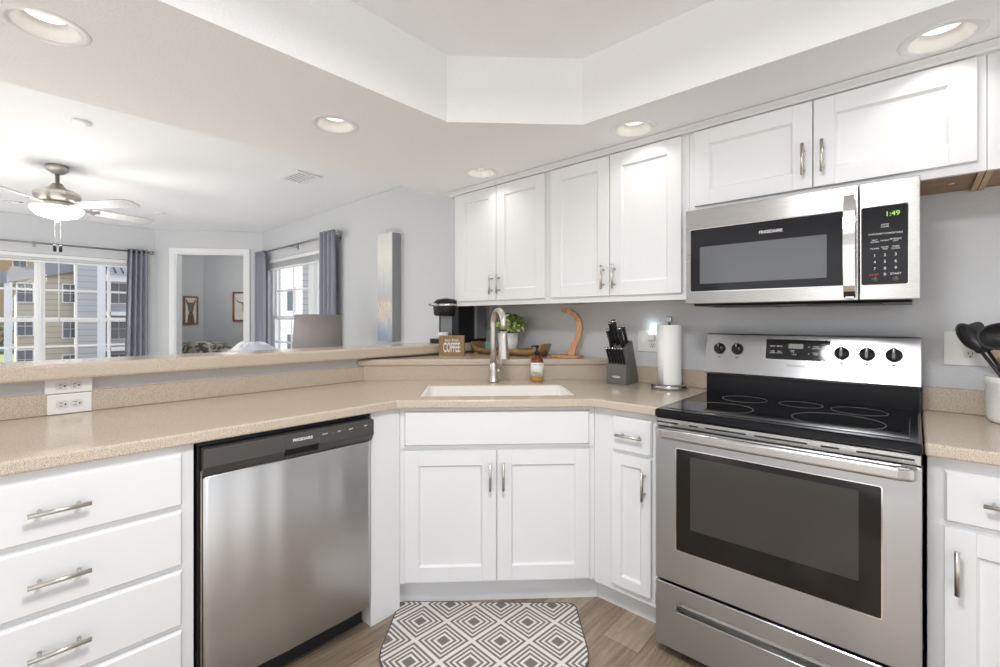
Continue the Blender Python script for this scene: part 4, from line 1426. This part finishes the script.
def utensil(name, label, foot, neck, head_kind, hl, hw, m='silicone', r=0.006, face=(-0.1, -1, 0.1)):
    u = thing(name, label, 'cooking utensil', (uc[0], uc[1], ZC + 0.012), 0, 'utensils in the white crock')
    f, k = Vector(foot), Vector(neck)
    d = (k - f).normalized()
    MB().tube([f, f.lerp(k, 0.5), k], [r * 1.15, r, r * 0.85], 12).build('handle', m, u)
    R3 = R_to(d, face)
    c = k + d * hl * 0.97
    mb = MB()
    if head_kind == 'spoon':
        spoon_head(hl, hw, 0.016, mb, c, R3)
    elif head_kind == 'ladle':
        spoon_head(hl, hw, 0.034, mb, c, R3)
    elif head_kind == 'slotted':
        hs = [[(x - 0.0028, -hl * 0.55), (x + 0.0028, -hl * 0.55), (x + 0.0028, hl * 0.45), (x - 0.0028, hl * 0.45)] for x in (-hw * 0.55, -hw * 0.18, hw * 0.18, hw * 0.55)]
        mb.prism(rounded(-hw, hw, -hl, hl, min(hw, hl) * 0.45), -0.0015, 0.0015, holes=hs, mtx=Matrix.Translation(c) @ R3.to_4x4() @ Matrix(((1, 0, 0, 0), (0, 0, -1, 0), (0, 1, 0, 0), (0, 0, 0, 1))))
    mb.build('head', m, u)
    return u
utensil('cooking_spoon', 'black nylon spoon leaning farthest left out of the white crock', (0.045, -0.012, 0.0), (-0.083, 0.002, 0.225), 'spoon', 0.053, 0.029, face=(0.35, -1, 0.1))
utensil('slotted_turner', 'black slotted turner tucked behind the big spoon in the crock', (0.045, 0.024, 0.0), (-0.062, 0.040, 0.222), 'slotted', 0.052, 0.030, face=(0.1, -1, 0.0))
utensil('ladle', 'large round black serving spoon in front at the picture edge', (0.005, -0.045, 0.0), (-0.034, -0.054, 0.232), 'ladle', 0.045, 0.056, face=(-0.1, -1, 0.25))
utensil('wooden_fork', 'pale wooden slotted spatula behind the black spoons in the crock', (0.020, 0.050, 0.0), (-0.036, 0.058, 0.200), 'slotted', 0.045, 0.022, 'spoonwood', face=(0.3, -1, 0))

# rug on the diagonal in front of the sink
rgx, rgy = diag(-0.352, 0.955)
rug = thing('rug', 'grey and cream diamond pattern half-round mat before the sink', 'rug', (rgx, rgy, 0.0005), PI / 4 - math.radians(3.5))
hw = 0.385
out = [(-hw + 0.03, 0.0), (hw - 0.03, 0.0), (hw - 0.008, -0.008), (hw, -0.03), (hw + 0.004, -0.28)]
for k in range(0, 17):
    a = PI * k / 16
    out.append(((hw + 0.003) * math.cos(a), -0.30 - 0.20 * math.sin(a)))
out += [(-hw - 0.004, -0.28), (-hw, -0.03), (-hw + 0.008, -0.008)]
MB().prism(out, 0, 0.009, bev=0.002).build('pile', 'rug', rug)
ed = [(x * 1.013, -0.24 + (y + 0.24) * 1.02) for x, y in out]
inn_ = [(x * 0.985, -0.24 + (y + 0.24) * 0.98) for x, y in out]
MB().prism(ed, 0, 0.0075, holes=[inn_]).build('binding', 'rugedge', rug)

# ================================================================== CEILING FIXTURES
can_labels = ['recessed ceiling light nearest the fan side at the upper left corner', 'recessed ceiling light over the middle of the peninsula', 'recessed ceiling light above the coffee corner cabinet', 'recessed ceiling light above the middle cabinet left of the microwave', 'recessed ceiling light above the microwave cabinet at upper right', None]
for (x, y), lab in zip(CANS, can_labels):
    if lab is None:
        continue
    r = thing('recessed_light', lab, 'ceiling light', (x, y, ZS), 0, 'recessed ceiling lights')
    MB().lathe([(0.074, 0.0), (0.074, -0.001), (0.097, -0.002), (0.100, 0.000), (0.098, 0.0003), (0.074, 0.0003)], 44, cap=False).build('trim_ring', 'trimwhite', r)
    MB().lathe([(0.0745, -0.001), (0.072, 0.003), (0.047, 0.034), (0.047, 0.038), (0.0745, 0.048), (0.0755, 0.0)], 44, cap=False).build('baffle', 'baffle', r)
    MB().lathe([(0.0475, 0.0375), (0.0475, 0.036), (0.0, 0.0355)], 36).build('lens', 'lens', r)
    area('recessed_lamp', (x, y, ZS + 0.0335), 0.086, CAN_W, (x, y, 0), (1, 0.97, 0.93), spread=math.radians(125))
# housing for the added tray fill light, above the frame
tf = thing('added_fill_fixture', 'round flush ceiling light added out of view in the tray as fill', 'ceiling light', (1.50, -2.05, ZT))
MB().lathe([(0.24, -0.001), (0.24, -0.035), (0.22, -0.05), (0, -0.05)], 40).build('canopy', 'nickel', tf)
MB().lathe([(0.21, -0.05), (0.21, -0.09), (0.15, -0.125), (0, -0.135)], 40).build('diffuser', 'lens', tf)
# air vent
vn = thing('air_vent', 'white louvred air vent on the living room ceiling', 'vent', (-1.89, -0.71, ZL), math.radians(6))
vf = MB()
for a in ((-0.15, 0.15, -0.11, -0.085), (-0.15, 0.15, 0.085, 0.11), (-0.15, -0.125, -0.085, 0.085), (0.125, 0.15, -0.085, 0.085)):
    vf.box(a[0], a[1], a[2], a[3], -0.010, 0.0, 0.002)
vf.build('frame', 'trimwhite', vn)
vl = MB()
for k in range(7):
    yy = -0.075 + k * 0.025
    vl.box(-0.126, 0.126, -0.0065, 0.0065, -0.0010, 0.0010, mtx=Matrix.Translation((0, yy, -0.006)) @ Matrix.Rotation(math.radians(-12), 4, 'X'))
vl.build('louvres', 'trimwhite', vn)
B(-0.126, 0.126, -0.086, 0.086, -0.0008, 0.0, 0).build('duct', 'dark', vn)
sd = thing('smoke_detector', 'small flat white disc on the ceiling above the fan', 'detector', (-1.812, -2.042, ZL))
MB().lathe([(0.047, 0.0), (0.047, -0.008), (0.040, -0.014), (0, -0.016)], 32).build('disc', 'trimwhite', sd)
tag(MB().lathe([(0.05, 0.0), (0.05, -0.006), (0.042, -0.010), (0, -0.011)], 32).build('ceiling_disc', 'trimwhite', None, (-4.28, -1.18, ZL)), 'tiny flat white disc on the ceiling near the far window', 'detector')

# ceiling fan
cf = thing('ceiling_fan', 'nickel ceiling fan with grey blades and a lit glass bowl', 'ceiling fan', (-2.99, -2.07, ZL))
MB().lathe([(0.066, 0.0), (0.066, -0.028), (0.060, -0.040), (0.030, -0.062), (0.016, -0.066)], 36).build('canopy', 'nickel', cf)
MB().lathe([(0.013, -0.05), (0.013, -0.130), (0.030, -0.136), (0.032, -0.155)], 24).build('downrod', 'nickel', cf)
MB().lathe([(0.030, -0.135), (0.045, -0.160), (0.090, -0.182), (0.130, -0.200), (0.138, -0.215), (0.136, -0.240), (0.122, -0.262), (0.095, -0.280), (0.08, -0.285)], 44).build('motor', 'nickel', cf)
lk = MB().lathe([(0.095, -0.283), (0.105, -0.290), (0.105, -0.325), (0.12, -0.335)], 36).build('light_kit', 'nickel', cf)
MB().lathe([(0.150, -0.318), (0.155, -0.326), (0.146, -0.352), (0.115, -0.382), (0.06, -0.398), (0.0, -0.402)], 44).build('glass_bowl', 'bowl', cf)
MB().lathe([(0.012, -0.400), (0.014, -0.412), (0.006, -0.424), (0, -0.426)], 16).build('bowl_finial', 'nickel', cf)
for k in range(5):
    a = math.radians(36 + 72 * k)
    bl = bpy.data.objects
    mb = MB()
    pl = [(0.20, -0.050), (0.56, -0.066), (0.635, -0.058), (0.655, -0.030), (0.655, 0.030), (0.635, 0.058), (0.56, 0.066), (0.20, 0.050)]
    tilt = Matrix.Translation((0, 0, -0.302)) @ Matrix.Rotation(math.radians(-13), 4, 'X')
    mb.prism(pl, -0.003, 0.003, mtx=Matrix.Rotation(a, 4, 'Z') @ tilt)
    bo = mb.build('blade', 'fanblade', cf)
    ir = MB()
    ir.prism([(0.07, -0.018), (0.16, -0.022), (0.24, -0.040), (0.27, 0.0), (0.24, 0.040), (0.16, 0.022), (0.07, 0.018)], -0.009, -0.0035, mtx=Matrix.Rotation(a, 4, 'Z') @ tilt)
    ir.build('blade_iron', 'nickel', bo)
for sx in (-0.016, 0.016):
    pc = MB()
    pc.cyl((0.02, sx, -0.395), (0.02, sx, -0.60), 0.0010, 6)
    po = pc.build('pull_chain', 'nickel', cf)
    MB().lathe([(0.003, -0.655), (0.010, -0.650), (0.010, -0.610), (0.004, -0.598)], 12, (0.02, sx, 0)).build('chain_weight', 'black', po)
point('fan_bowl_light', (-2.99, -2.07, ZL - 0.52), 26, 0.22, (1, 0.94, 0.85))

# ================================================================== LIVING ROOM
# painting
pg = thing('painting', 'tall narrow abstract canvas in cream, grey and blue on the wall', 'painting', (-1.612, 0.0, 1.068))
B(-0.110, 0.110, -0.090, -0.004, 0, 0.940).build('stretcher', 'canvasedge', pg)
B(-0.1105, 0.1105, -0.0925, -0.0895, -0.0005, 0.9405).build('canvas', 'canvas', pg)

def curtain(label, p0, p1, z0, z1, waves, amp, seed, gather=0.0):
    p0, p1 = Vector(p0), Vector(p1)
    r = thing('curtain', label, 'curtain', (p0.x, p0.y, 0), math.atan2((p1 - p0).y, (p1 - p0).x), 'grey living room curtains')
    Lc = (p1 - p0).length
    rr = random.Random(seed)
    b = bmesh.new()
    nx, nz = waves * 12, 14
    ph = [rr.uniform(-0.5, 0.5) for _ in range(8)]
    rows_ = []
    for j in range(nz + 1):
        v = j / nz
        z = z1 + (z0 - z1) * v
        row = []
        for i in range(nx + 1):
            u = i / nx
            spread = 1 + gather * v
            x = (u - 0.5) * Lc * spread + 0.5 * Lc - gather * v * Lc * 0.25
            y = amp * math.sin(2 * PI * waves * u + 0.5 * math.sin(3 * v + ph[0])) * (1 + 0.2 * math.sin(5 * u + ph[1] + v))
            row.append(b.verts.new((x, y, z)))
        rows_.append(row)
    for a_, c_ in zip(rows_, rows_[1:]):
        for i in range(nx):
            b.faces.new((a_[i], a_[i + 1], c_[i + 1], c_[i])).smooth = True
    bmesh.ops.recalc_face_normals(b, faces=b.faces)
    mb = MB()
    mb._add(b)
    o = mb.build('panel', 'curtain', r)
    md_ = o.modifiers.new('thick', 'SOLIDIFY')
    md_.thickness = 0.003
    md_.offset = 0
    return r, Lc
ROD1X = -5.444 + 0.085
curtain('grey curtain hanging at the right side of the fan window', (ROD1X, -1.295), (ROD1X, -1.095), 0.02, 2.135, 4, 0.030, 1, 0.22)
curtain('grey curtain beside the bedroom doorway, left side of second window', (-4.58, -0.085), (-4.28, -0.085), 0.02, 2.135, 4, 0.030, 2)
curtain('grey curtain between the lampshade and the tall painting', (-2.80, -0.085), (-2.50, -0.085), 0.02, 2.165, 4, 0.035, 5)
def rod(label, p0, p1, z, wall_dir, brackets, finials=(True, True), r=0.011):
    p0, p1 = Vector(p0), Vector(p1)
    t = thing('curtain_rod', label, 'curtain rod', (p0.x, p0.y, z), math.atan2((p1 - p0).y, (p1 - p0).x))
    Lr = (p1 - p0).length
    MB().cyl((0, 0, 0), (Lr, 0, 0), r, 14).build('pole', 'rodmetal', t)
    for x, sgn, on in ((0, -1, finials[0]), (Lr, 1, finials[1])):
        if on:
            MB().lathe([(0.012, 0), (0.024, 0.003), (0.026, 0.03), (0.022, 0.042), (0, 0.045)], 20, mtx=Matrix.Translation((x, 0, 0)) @ Matrix.Rotation(sgn * PI / 2, 4, 'Y')).build('finial', 'rodmetal', t)
    for x in brackets:
        MB().box(x - 0.005, x + 0.005, 0.0, 0.083, -0.018, -0.010).box(x - 0.012, x + 0.012, 0.080, 0.084, -0.04, 0.03).box(x - 0.005, x + 0.005, -0.004, 0.004, -0.018, -0.008).build('bracket', 'rodmetal', t)
    return t
rod('dark curtain rod above the fan window', (ROD1X, -3.25), (ROD1X, -1.075), 2.105, 1, [1.15, 2.10])
rod('dark curtain rod above the second window', (-4.52, -0.085), (-2.46, -0.085), 2.115, 1, [0.06, 1.0, 1.98])
# raised blinds
def blind(label, loc, rz, x0, x1, ztop, wand=None, hang=0.10):
    r = thing('window_blind', label, 'blind', loc, rz)
    B(x0, x1, 0.004, 0.044, ztop - 0.045, ztop - 0.002, 0.003).build('headrail', 'trimwhite', r)
    mb = MB()
    n = 9
    for k in range(n):
        mb.box(x0 + 0.006, x1 - 0.006, 0.006, 0.042, ztop - 0.050 - k * (hang - 0.06) / n, ztop - 0.048 - k * (hang - 0.06) / n)
    mb.build('slats', 'trimwhite', r)
    B(x0 + 0.004, x1 - 0.004, 0.008, 0.040, ztop - hang - 0.012, ztop - hang + 0.008, 0.003).build('bottom_rail', 'trimwhite', r)
    if wand:
        MB().cyl((wand[0], 0.0, ztop - 0.03), (wand[0], -0.004, wand[1]), 0.005, 10).build('wand', 'trimwhite', r)
    return r
blind('white blind pulled up at the top of the fan window', (-5.444, 0, 0), PI / 2, W1[0] + 0.005, W1[1] - 0.005, W1[3], (-1.90, 1.22), 0.085)
blind('white blind pulled up at the top of the second window', (0, 0, 0), 0, W2[0] + 0.005, W2[1] - 0.005, W2[3], None, 0.13)
# floor lamp
fl = thing('floor_lamp', 'floor lamp with tapered grey linen drum shade below the second window', 'lamp', (-2.02, -0.50, 0))
MB().lathe([(0.14, 0), (0.14, 0.012), (0.02, 0.022), (0.011, 0.03)], 36).build('base', 'nickel', fl)
MB().cyl((0, 0, 0.02), (0, 0, 1.10), 0.011, 14).build('pole', 'nickel', fl)
MB().lathe([(0.205, 1.005), (0.186, 1.300), (0.183, 1.300), (0.202, 1.005), (0.205, 1.005)], 48, cap=False).build('lamp_shade', 'shade', fl)
MB().box(-0.185, 0.185, -0.003, 0.003, 1.285, 1.290).box(-0.003, 0.003, -0.185, 0.185, 1.285, 1.290).cyl((0, 0, 1.09), (0, 0, 1.29), 0.005, 8).build('shade_spider', 'nickel', fl)
# sofa with throw in front of the door
so = thing('sofa', 'grey sofa mostly hidden behind the bar top', 'sofa', (-3.60, -0.78, 0), 0)
B(-0.45, 0.85, 0.18, 0.38, 0.08, 0.90, 0.05, 3).build('backrest', 'sofa', so)
B(-0.45, 0.85, -0.55, 0.20, 0.08, 0.45, 0.05, 3).build('seat', 'sofa', so)
B(-0.62, -0.45, -0.55, 0.38, 0.08, 0.64, 0.05, 3).build('armrest', 'sofa', so)
B(0.85, 1.02, -0.55, 0.38, 0.08, 0.64, 0.05, 3).build('armrest', 'sofa', so)
for x in (-0.55, 0.95):
    for y in (-0.48, 0.30):
        MB().cyl((x, y, 0), (x, y, 0.09), 0.025, 12).build('leg', 'blackmatt', so)
th_ = thing('throw_blanket', 'white and blue rumpled throw lying over the sofa back', 'blanket', (-3.42, -0.50, 0.9025))
b = bmesh.new()
nx, ny = 30, 16
rows_ = []
for j in range(ny + 1):
    row = []
    for i in range(nx + 1):
        u, v = i / nx * 2 - 1, j / ny * 2 - 1
        dome = max(0.0, 1 - abs(u) ** 2.6) * max(0.0, 1 - abs(v) ** 4)
        z = 0.125 * dome * (1 - 0.45 * (u + 1) / 2) + 0.012 * math.sin(7 * u + 3 * v) * dome + 0.010 * math.sin(13 * u - 5 * v) * dome
        row.append(b.verts.new((0.50 * u, 0.135 * v, z)))
    rows_.append(row)
for a_, c_ in zip(rows_, rows_[1:]):
    for i in range(nx):
        b.faces.new((a_[i], a_[i + 1], c_[i + 1], c_[i])).smooth = True
bmesh.ops.recalc_face_normals(b, faces=b.faces)
mb = MB()
mb._add(b)
bo = mb.build('cloth', 'throw', th_)
s = bo.modifiers.new('thick', 'SOLIDIFY')
s.thickness = 0.008
s.offset = -1

# bedroom furniture
def framed(name, label, loc, rz, w, h):
    r = thing(name, label, 'picture', loc, rz)
    f = MB()
    for a in ((-w / 2, w / 2, 0, 0.028), (-w / 2, w / 2, h - 0.028, h)):
        f.box(a[0], a[1], -0.028, -0.002, a[2], a[3])
    for a in ((-w / 2, -w / 2 + 0.028), (w / 2 - 0.028, w / 2)):
        f.box(a[0], a[1], -0.028, -0.002, 0.028, h - 0.028)
    f.build('frame', 'framewood', r)
    sh = B(-w / 2 + 0.02, w / 2 - 0.02, -0.012, -0.004, 0.02, h - 0.02).build('print_sheet', 'matpaper', r)
    return r, sh
p1_, s1 = framed('framed_picture', 'framed animal print with ears and long face, left in the bedroom', (-7.715, -0.055, 1.172), PI / 2, 0.225, 0.50)
# animal head drawing
an = MB()
def flat(mb, poly, dy=0.0):
    mb.prism(poly, 0, 0.002, mtx=Matrix(((1, 0, 0, 0), (0, 0, -1, -0.0115 - dy), (0, 1, 0, 0), (0, 0, 0, 1))))
flat(an, [(-0.055, 0.02), (0.055, 0.02), (0.042, 0.16), (0.03, 0.20), (-0.03, 0.20), (-0.042, 0.16)])
an.build('neck_drawing', 'artbrown', s1)
an = MB()
flat(an, [(-0.028, 0.19), (0.028, 0.19), (0.045, 0.28), (0.052, 0.36), (0.03, 0.39), (-0.03, 0.39), (-0.052, 0.36), (-0.045, 0.28)], 0.001)
flat(an, [(0.03, 0.37), (0.068, 0.455), (0.078, 0.41), (0.052, 0.34)], 0.001)
flat(an, [(-0.03, 0.37), (-0.068, 0.455), (-0.078, 0.41), (-0.052, 0.34)], 0.001)
an.build('head_drawing', 'artgrey', s1)
an = MB()
for sx in (-1, 1):
    flat(an, [(sx * 0.03 + 0.009 * math.cos(a), 0.325 + 0.007 * math.sin(a)) for a in [2 * PI * k / 10 for k in range(10)]], 0.003)
flat(an, [(-0.02, 0.205), (0.02, 0.205), (0.014, 0.225), (-0.014, 0.225)], 0.003)
an.build('eye_drawing', 'ink', s1)
bt_ = (Vector(BW[3]) - Vector(BW[2])).normalized()
ba = math.atan2(bt_.y, bt_.x)
bp_ = Vector(BW[2]) + bt_ * 0.71
p2_, s2 = framed('framed_picture', 'framed longhorn bull print, partly hidden by the door casing', (bp_.x, bp_.y, 1.225), ba, 0.40, 0.54)
an = MB()
def horn(sx):
    o_, i_ = [], []
    for k in range(9):
        u = k / 8
        x = 0.03 + 0.125 * math.sin(u * 1.9)
        z = 0.33 + 0.02 * math.sin(u * 3) + 0.11 * u * u
        wv = 0.013 * (1 - u) + 0.002
        o_.append((sx * x, z + wv))
        i_.append((sx * x, z - wv))
    return o_ + i_[::-1]
for sx in (-1, 1):
    flat(an, horn(sx), 0.001)
an.build('horn_drawing', 'artgrey', s2)
an = MB()
flat(an, [(-0.022, 0.16), (0.022, 0.16), (0.032, 0.20), (0.030, 0.27), (0.042, 0.34), (0.02, 0.36), (-0.02, 0.36), (-0.042, 0.34), (-0.030, 0.27), (-0.032, 0.20)], 0.002)
an.build('head_drawing', 'artbrown', s2)
bd = thing('bed', 'bed with dark patterned spread seen through the doorway', 'bed', (-6.85, -0.02, 0), math.radians(8))
B(-0.75, 0.62, -0.42, 0.28, 0.10, 0.46, 0.02).build('bed_base', 'artbrown', bd)
b = bmesh.new()
nx, ny = 26, 16
rows_ = []
for j in range(ny + 1):
    row = []
    for i in range(nx + 1):
        u, v = i / nx * 2 - 1, j / ny * 2 - 1
        dome = (1 - abs(u) ** 8) * (1 - abs(v) ** 8)
        z = 0.47 + 0.42 * dome + 0.018 * math.sin(6 * u + 2 * v) * dome
        row.append(b.verts.new((-0.065 + 0.70 * u, -0.07 + 0.36 * v, z)))
    rows_.append(row)
for a_, c_ in zip(rows_, rows_[1:]):
    for i in range(nx):
        b.faces.new((a_[i], a_[i + 1], c_[i + 1], c_[i])).smooth = True
bmesh.ops.recalc_face_normals(b, faces=b.faces)
mb = MB()
mb._add(b)
mb.build('bedspread', 'bedspread', bd)
for x in (-0.7, 0.57):
    for y in (-0.38, 0.24):
        B(x - 0.03, x + 0.03, y - 0.03, y + 0.03, 0, 0.11).build('leg', 'artbrown', bd)

# ================================================================== OUTDOORS
struct(MB().prism([(-160, -60), (-6.2, -60), (-6.2, 60), (-160, 60)], -6.3, -6.1).build('ground', 'asphalt'))
lw = MB()
lw.prism([(-100, -3.4), (-58, -6.05), (-100, -6.05)], -30, 0.6, mtx=Matrix(((1, 0, 0, 0), (0, 0, 1, 0), (0, 1, 0, 0), (0, 0, 0, 1))))
lw.build('lawn', 'grass')['kind'] = 'structure'
def shape_yz(poly, x0, x1):
    """prism of a (y, z) outline between two x values"""
    return MB().prism(poly, x0, x1, mtx=YZX)
# tan gabled building
tbd = thing('apartment_building', 'tan gabled apartment building seen through the fan window', 'building', (-51, 0, -6.1))
Z = 6.1
shape_yz([(-1.30, 0), (2.04, 0), (2.04, 5.34 + Z), (-1.30, 4.38 + Z)], -9, 0).build('wall', 'tan', tbd)
shape_yz([(-2.3, 4.05 + Z), (2.0, 5.30 + Z), (2.0, 6.55 + Z), (-2.3, 4.95 + Z)], -9.5, 0.35).build('roof', 'roofgrey', tbd)
def wins(parent, yz, w, h, x=0.02, m='winglass'):
    for y, z in yz:
        fr_ = MB().box(x, x + 0.07, y - w / 2 - 0.08, y + w / 2 + 0.08, z - 0.08, z + h + 0.08).build('window', 'trimwhite', parent)
        g_ = MB()
        for a in (0, 1):
            for c in (0, 1):
                g_.box(x + 0.06, x + 0.09, y - w / 2 + a * (w / 2 + 0.02), y - 0.02 + a * (w / 2 + 0.02), z + c * (h / 2 + 0.02), z + h / 2 - 0.02 + c * (h / 2 + 0.02))
        g_.build('panes', m, fr_)
wins(tbd, [(-0.85, 2.70 + Z), (-0.85, 0.02 + Z), (-0.85, -2.66 + Z), (1.80, 2.75 + Z), (1.80, -0.25 + Z), (1.80, -3.2 + Z)], 0.85, 1.45)
B(0.0, 0.2, -2.0, -1.55, 0, 4.2 + Z).build('corner_post', 'trimwhite', tbd)
# grey wing with porch
gbd = thing('apartment_building', 'grey sided apartment wing with stacked porches beyond the curtain', 'building', (-49.5, 0, -6.1))
shape_yz([(2.05, 0), (3.36, 0), (3.36, 7.4 + Z), (2.05, 7.4 + Z)], -1.2, 0).build('siding_wall', 'greysiding', gbd)
B(-0.6, 0.06, 3.36, 3.90, 0, 7.4 + Z).build('corner_board', 'trimwhite', gbd)
shape_yz([(3.90, 0), (11.0, 0), (11.0, 5.1 + Z), (3.90, 5.1 + Z)], -8, -1.6).build('porch_wall', 'greysiding', gbd)
MB().prism([(-1.7, 5.9 + Z), (0.4, 5.05 + Z), (0.4, 5.25 + Z), (-1.7, 6.2 + Z)], 3.90, 11.0, mtx=Matrix(((1, 0, 0, 0), (0, 0, 1, 0), (0, 1, 0, 0), (0, 0, 0, 1)))).build('porch_roof', 'metalroof', gbd)
sm = MB()
for k in range(14):
    sm.prism([(-1.7, 6.2 + Z), (0.4, 5.25 + Z), (0.4, 5.36 + Z), (-1.7, 6.31 + Z)], 4.0 + k * 0.5, 4.09 + k * 0.5, mtx=Matrix(((1, 0, 0, 0), (0, 0, 1, 0), (0, 1, 0, 0), (0, 0, 0, 1))))
sm.build('roof_seams', 'blackmatt', gbd)
B(0.0, 0.22, 3.90, 11.0, 4.55 + Z, 5.05 + Z).build('porch_beam', 'trimwhite', gbd)
B(-1.6, 0.2, 3.90, 11.0, 1.62 + Z, 1.95 + Z).build('porch_floor', 'trimwhite', gbd)
B(-1.6, 0.2, 3.90, 11.0, -1.45 + Z, -1.12 + Z).build('porch_floor', 'trimwhite', gbd)
B(0.0, 0.2, 4.0, 4.22, 0, 5.0 + Z).build('porch_post', 'trimwhite', gbd)
wins(gbd, [(5.0, 2.75 + Z), (6.3, 2.75 + Z), (8.4, 2.75 + Z), (5.0, -0.45 + Z), (6.3, -0.45 + Z), (8.4, -0.45 + Z), (5.0, -3.6 + Z), (6.3, -3.6 + Z)], 1.05, 1.75, -1.58)
# brown building far away
bbd = thing('apartment_building', 'distant brown building with balconies at the left edge', 'building', (-108, 0, -4.0))
B(-12, 0, -14, 4.0, 0, 17.5).build('wall', 'brownwall', bbd)
for k in range(4):
    B(0, 1.8, -12.5, -2.6, 2.2 + k * 3.6, 2.6 + k * 3.6).build('balcony', 'trimwhite', bbd)
    wins(bbd, [(-4.2, 3.2 + k * 3.6), (-7.2, 3.2 + k * 3.6), (0.2, 3.2 + k * 3.6)], 1.5, 2.0)
B(-12.5, 0.8, -14.5, 4.5, 17.4, 18.2).build('roof', 'roofgrey', bbd)
# white building through the second window
wbd = thing('apartment_building', 'white sided building filling the second window', 'building', (-30.0, 12.0, -6.1))
B(-22, 0.2, 0, 8, 0, 9.0 + Z).build('wall', 'whitesiding', wbd)
mbw = MB()
for px_ in (-1.6, -4.6, -7.8, -11.0):
    for pz in (-1.4, 1.9, 5.2):
        fr_ = B(px_ - 0.62, px_ + 0.62, -0.07, 0.0, pz + Z - 0.1, pz + Z + 1.7).build('window', 'trimwhite', wbd)
        B(px_ - 0.52, px_ + 0.52, -0.09, -0.06, pz + Z, pz + Z + 1.6).build('panes', 'winglass', fr_)
B(-22.4, 0.6, -0.4, 8.4, 9.0 + Z, 9.4 + Z).build('roof', 'roofgrey', wbd)
# cars on the far drive
def car(label, x, y, z, rz, m):
    r = thing('car', label, 'car', (x, y, z), rz)
    MB().prism([(-2.2, 0.25), (2.2, 0.25), (2.25, 0.7), (1.6, 0.9), (0.9, 1.42), (-1.1, 1.45), (-1.9, 0.95), (-2.25, 0.85)], -0.85, 0.85, mtx=Matrix(((1, 0, 0, 0), (0, 0, -1, 0), (0, 1, 0, 0), (0, 0, 0, 1))), bev=0.08).build('body', m, r)
    MB().prism([(-1.55, 0.95), (1.35, 0.95), (0.82, 1.34), (-1.02, 1.36)], -0.87, 0.87, mtx=Matrix(((1, 0, 0, 0), (0, 0, -1, 0), (0, 1, 0, 0), (0, 0, 0, 1)))).build('windows', 'winglass', r)
    for wx in (-1.4, 1.4):
        for wy in (-0.8, 0.8):
            MB().cyl((wx, wy - 0.1, 0.32), (wx, wy + 0.1, 0.32), 0.32, 20).build('wheel', 'blackmatt', r)
    return r
M['white_car'] = mat('white_car_paint', (0.75, 0.75, 0.76, 1), 0.3)
car('silver car parked beyond the lawn at the left window edge', -97, -2.4, -3.55, math.radians(80), 'carpaint')
car('white car parked behind the lawn beside the tan building', -104, -0.2, -3.45, math.radians(100), 'white_car')
# small trees seen past the white building
def tree(label, x, y, h, seed):
    r = thing('tree', label, 'tree', (x, y, -6.1))
    MB().tube([(0, 0, 0), (0.1, 0, h * 0.4), (0, 0.1, h * 0.7)], [0.25, 0.18, 0.1], 8).build('trunk', 'bark', r)
    rr = random.Random(seed)
    b = bmesh.new()
    for k in range(260):
        d = Vector((rr.gauss(0, 1), rr.gauss(0, 1), rr.gauss(0, 0.8))) * 1.1
        c = Vector((0, 0, h * 0.72)) + d
        n = Vector((rr.uniform(-1, 1), rr.uniform(-1, 1), rr.uniform(-1, 1))).normalized()
        t = n.orthogonal().normalized() * rr.uniform(0.12, 0.3)
        s_ = n.cross(t)
        b.faces.new([b.verts.new(c + t), b.verts.new(c + s_ * 0.6), b.verts.new(c - t), b.verts.new(c - s_ * 0.6)])
    mb = MB()
    mb._add(b)
    mb.build('crown', 'leafdark', r)
tree('bare brown tree past the white building in the second window', -38, 30, 9.0, 1)
tree('second tree farther right in the second window', -36, 36, 8.4, 2)
tree('tree standing on the lawn at the left window edge', -75, -2.6, 8.0, 3)
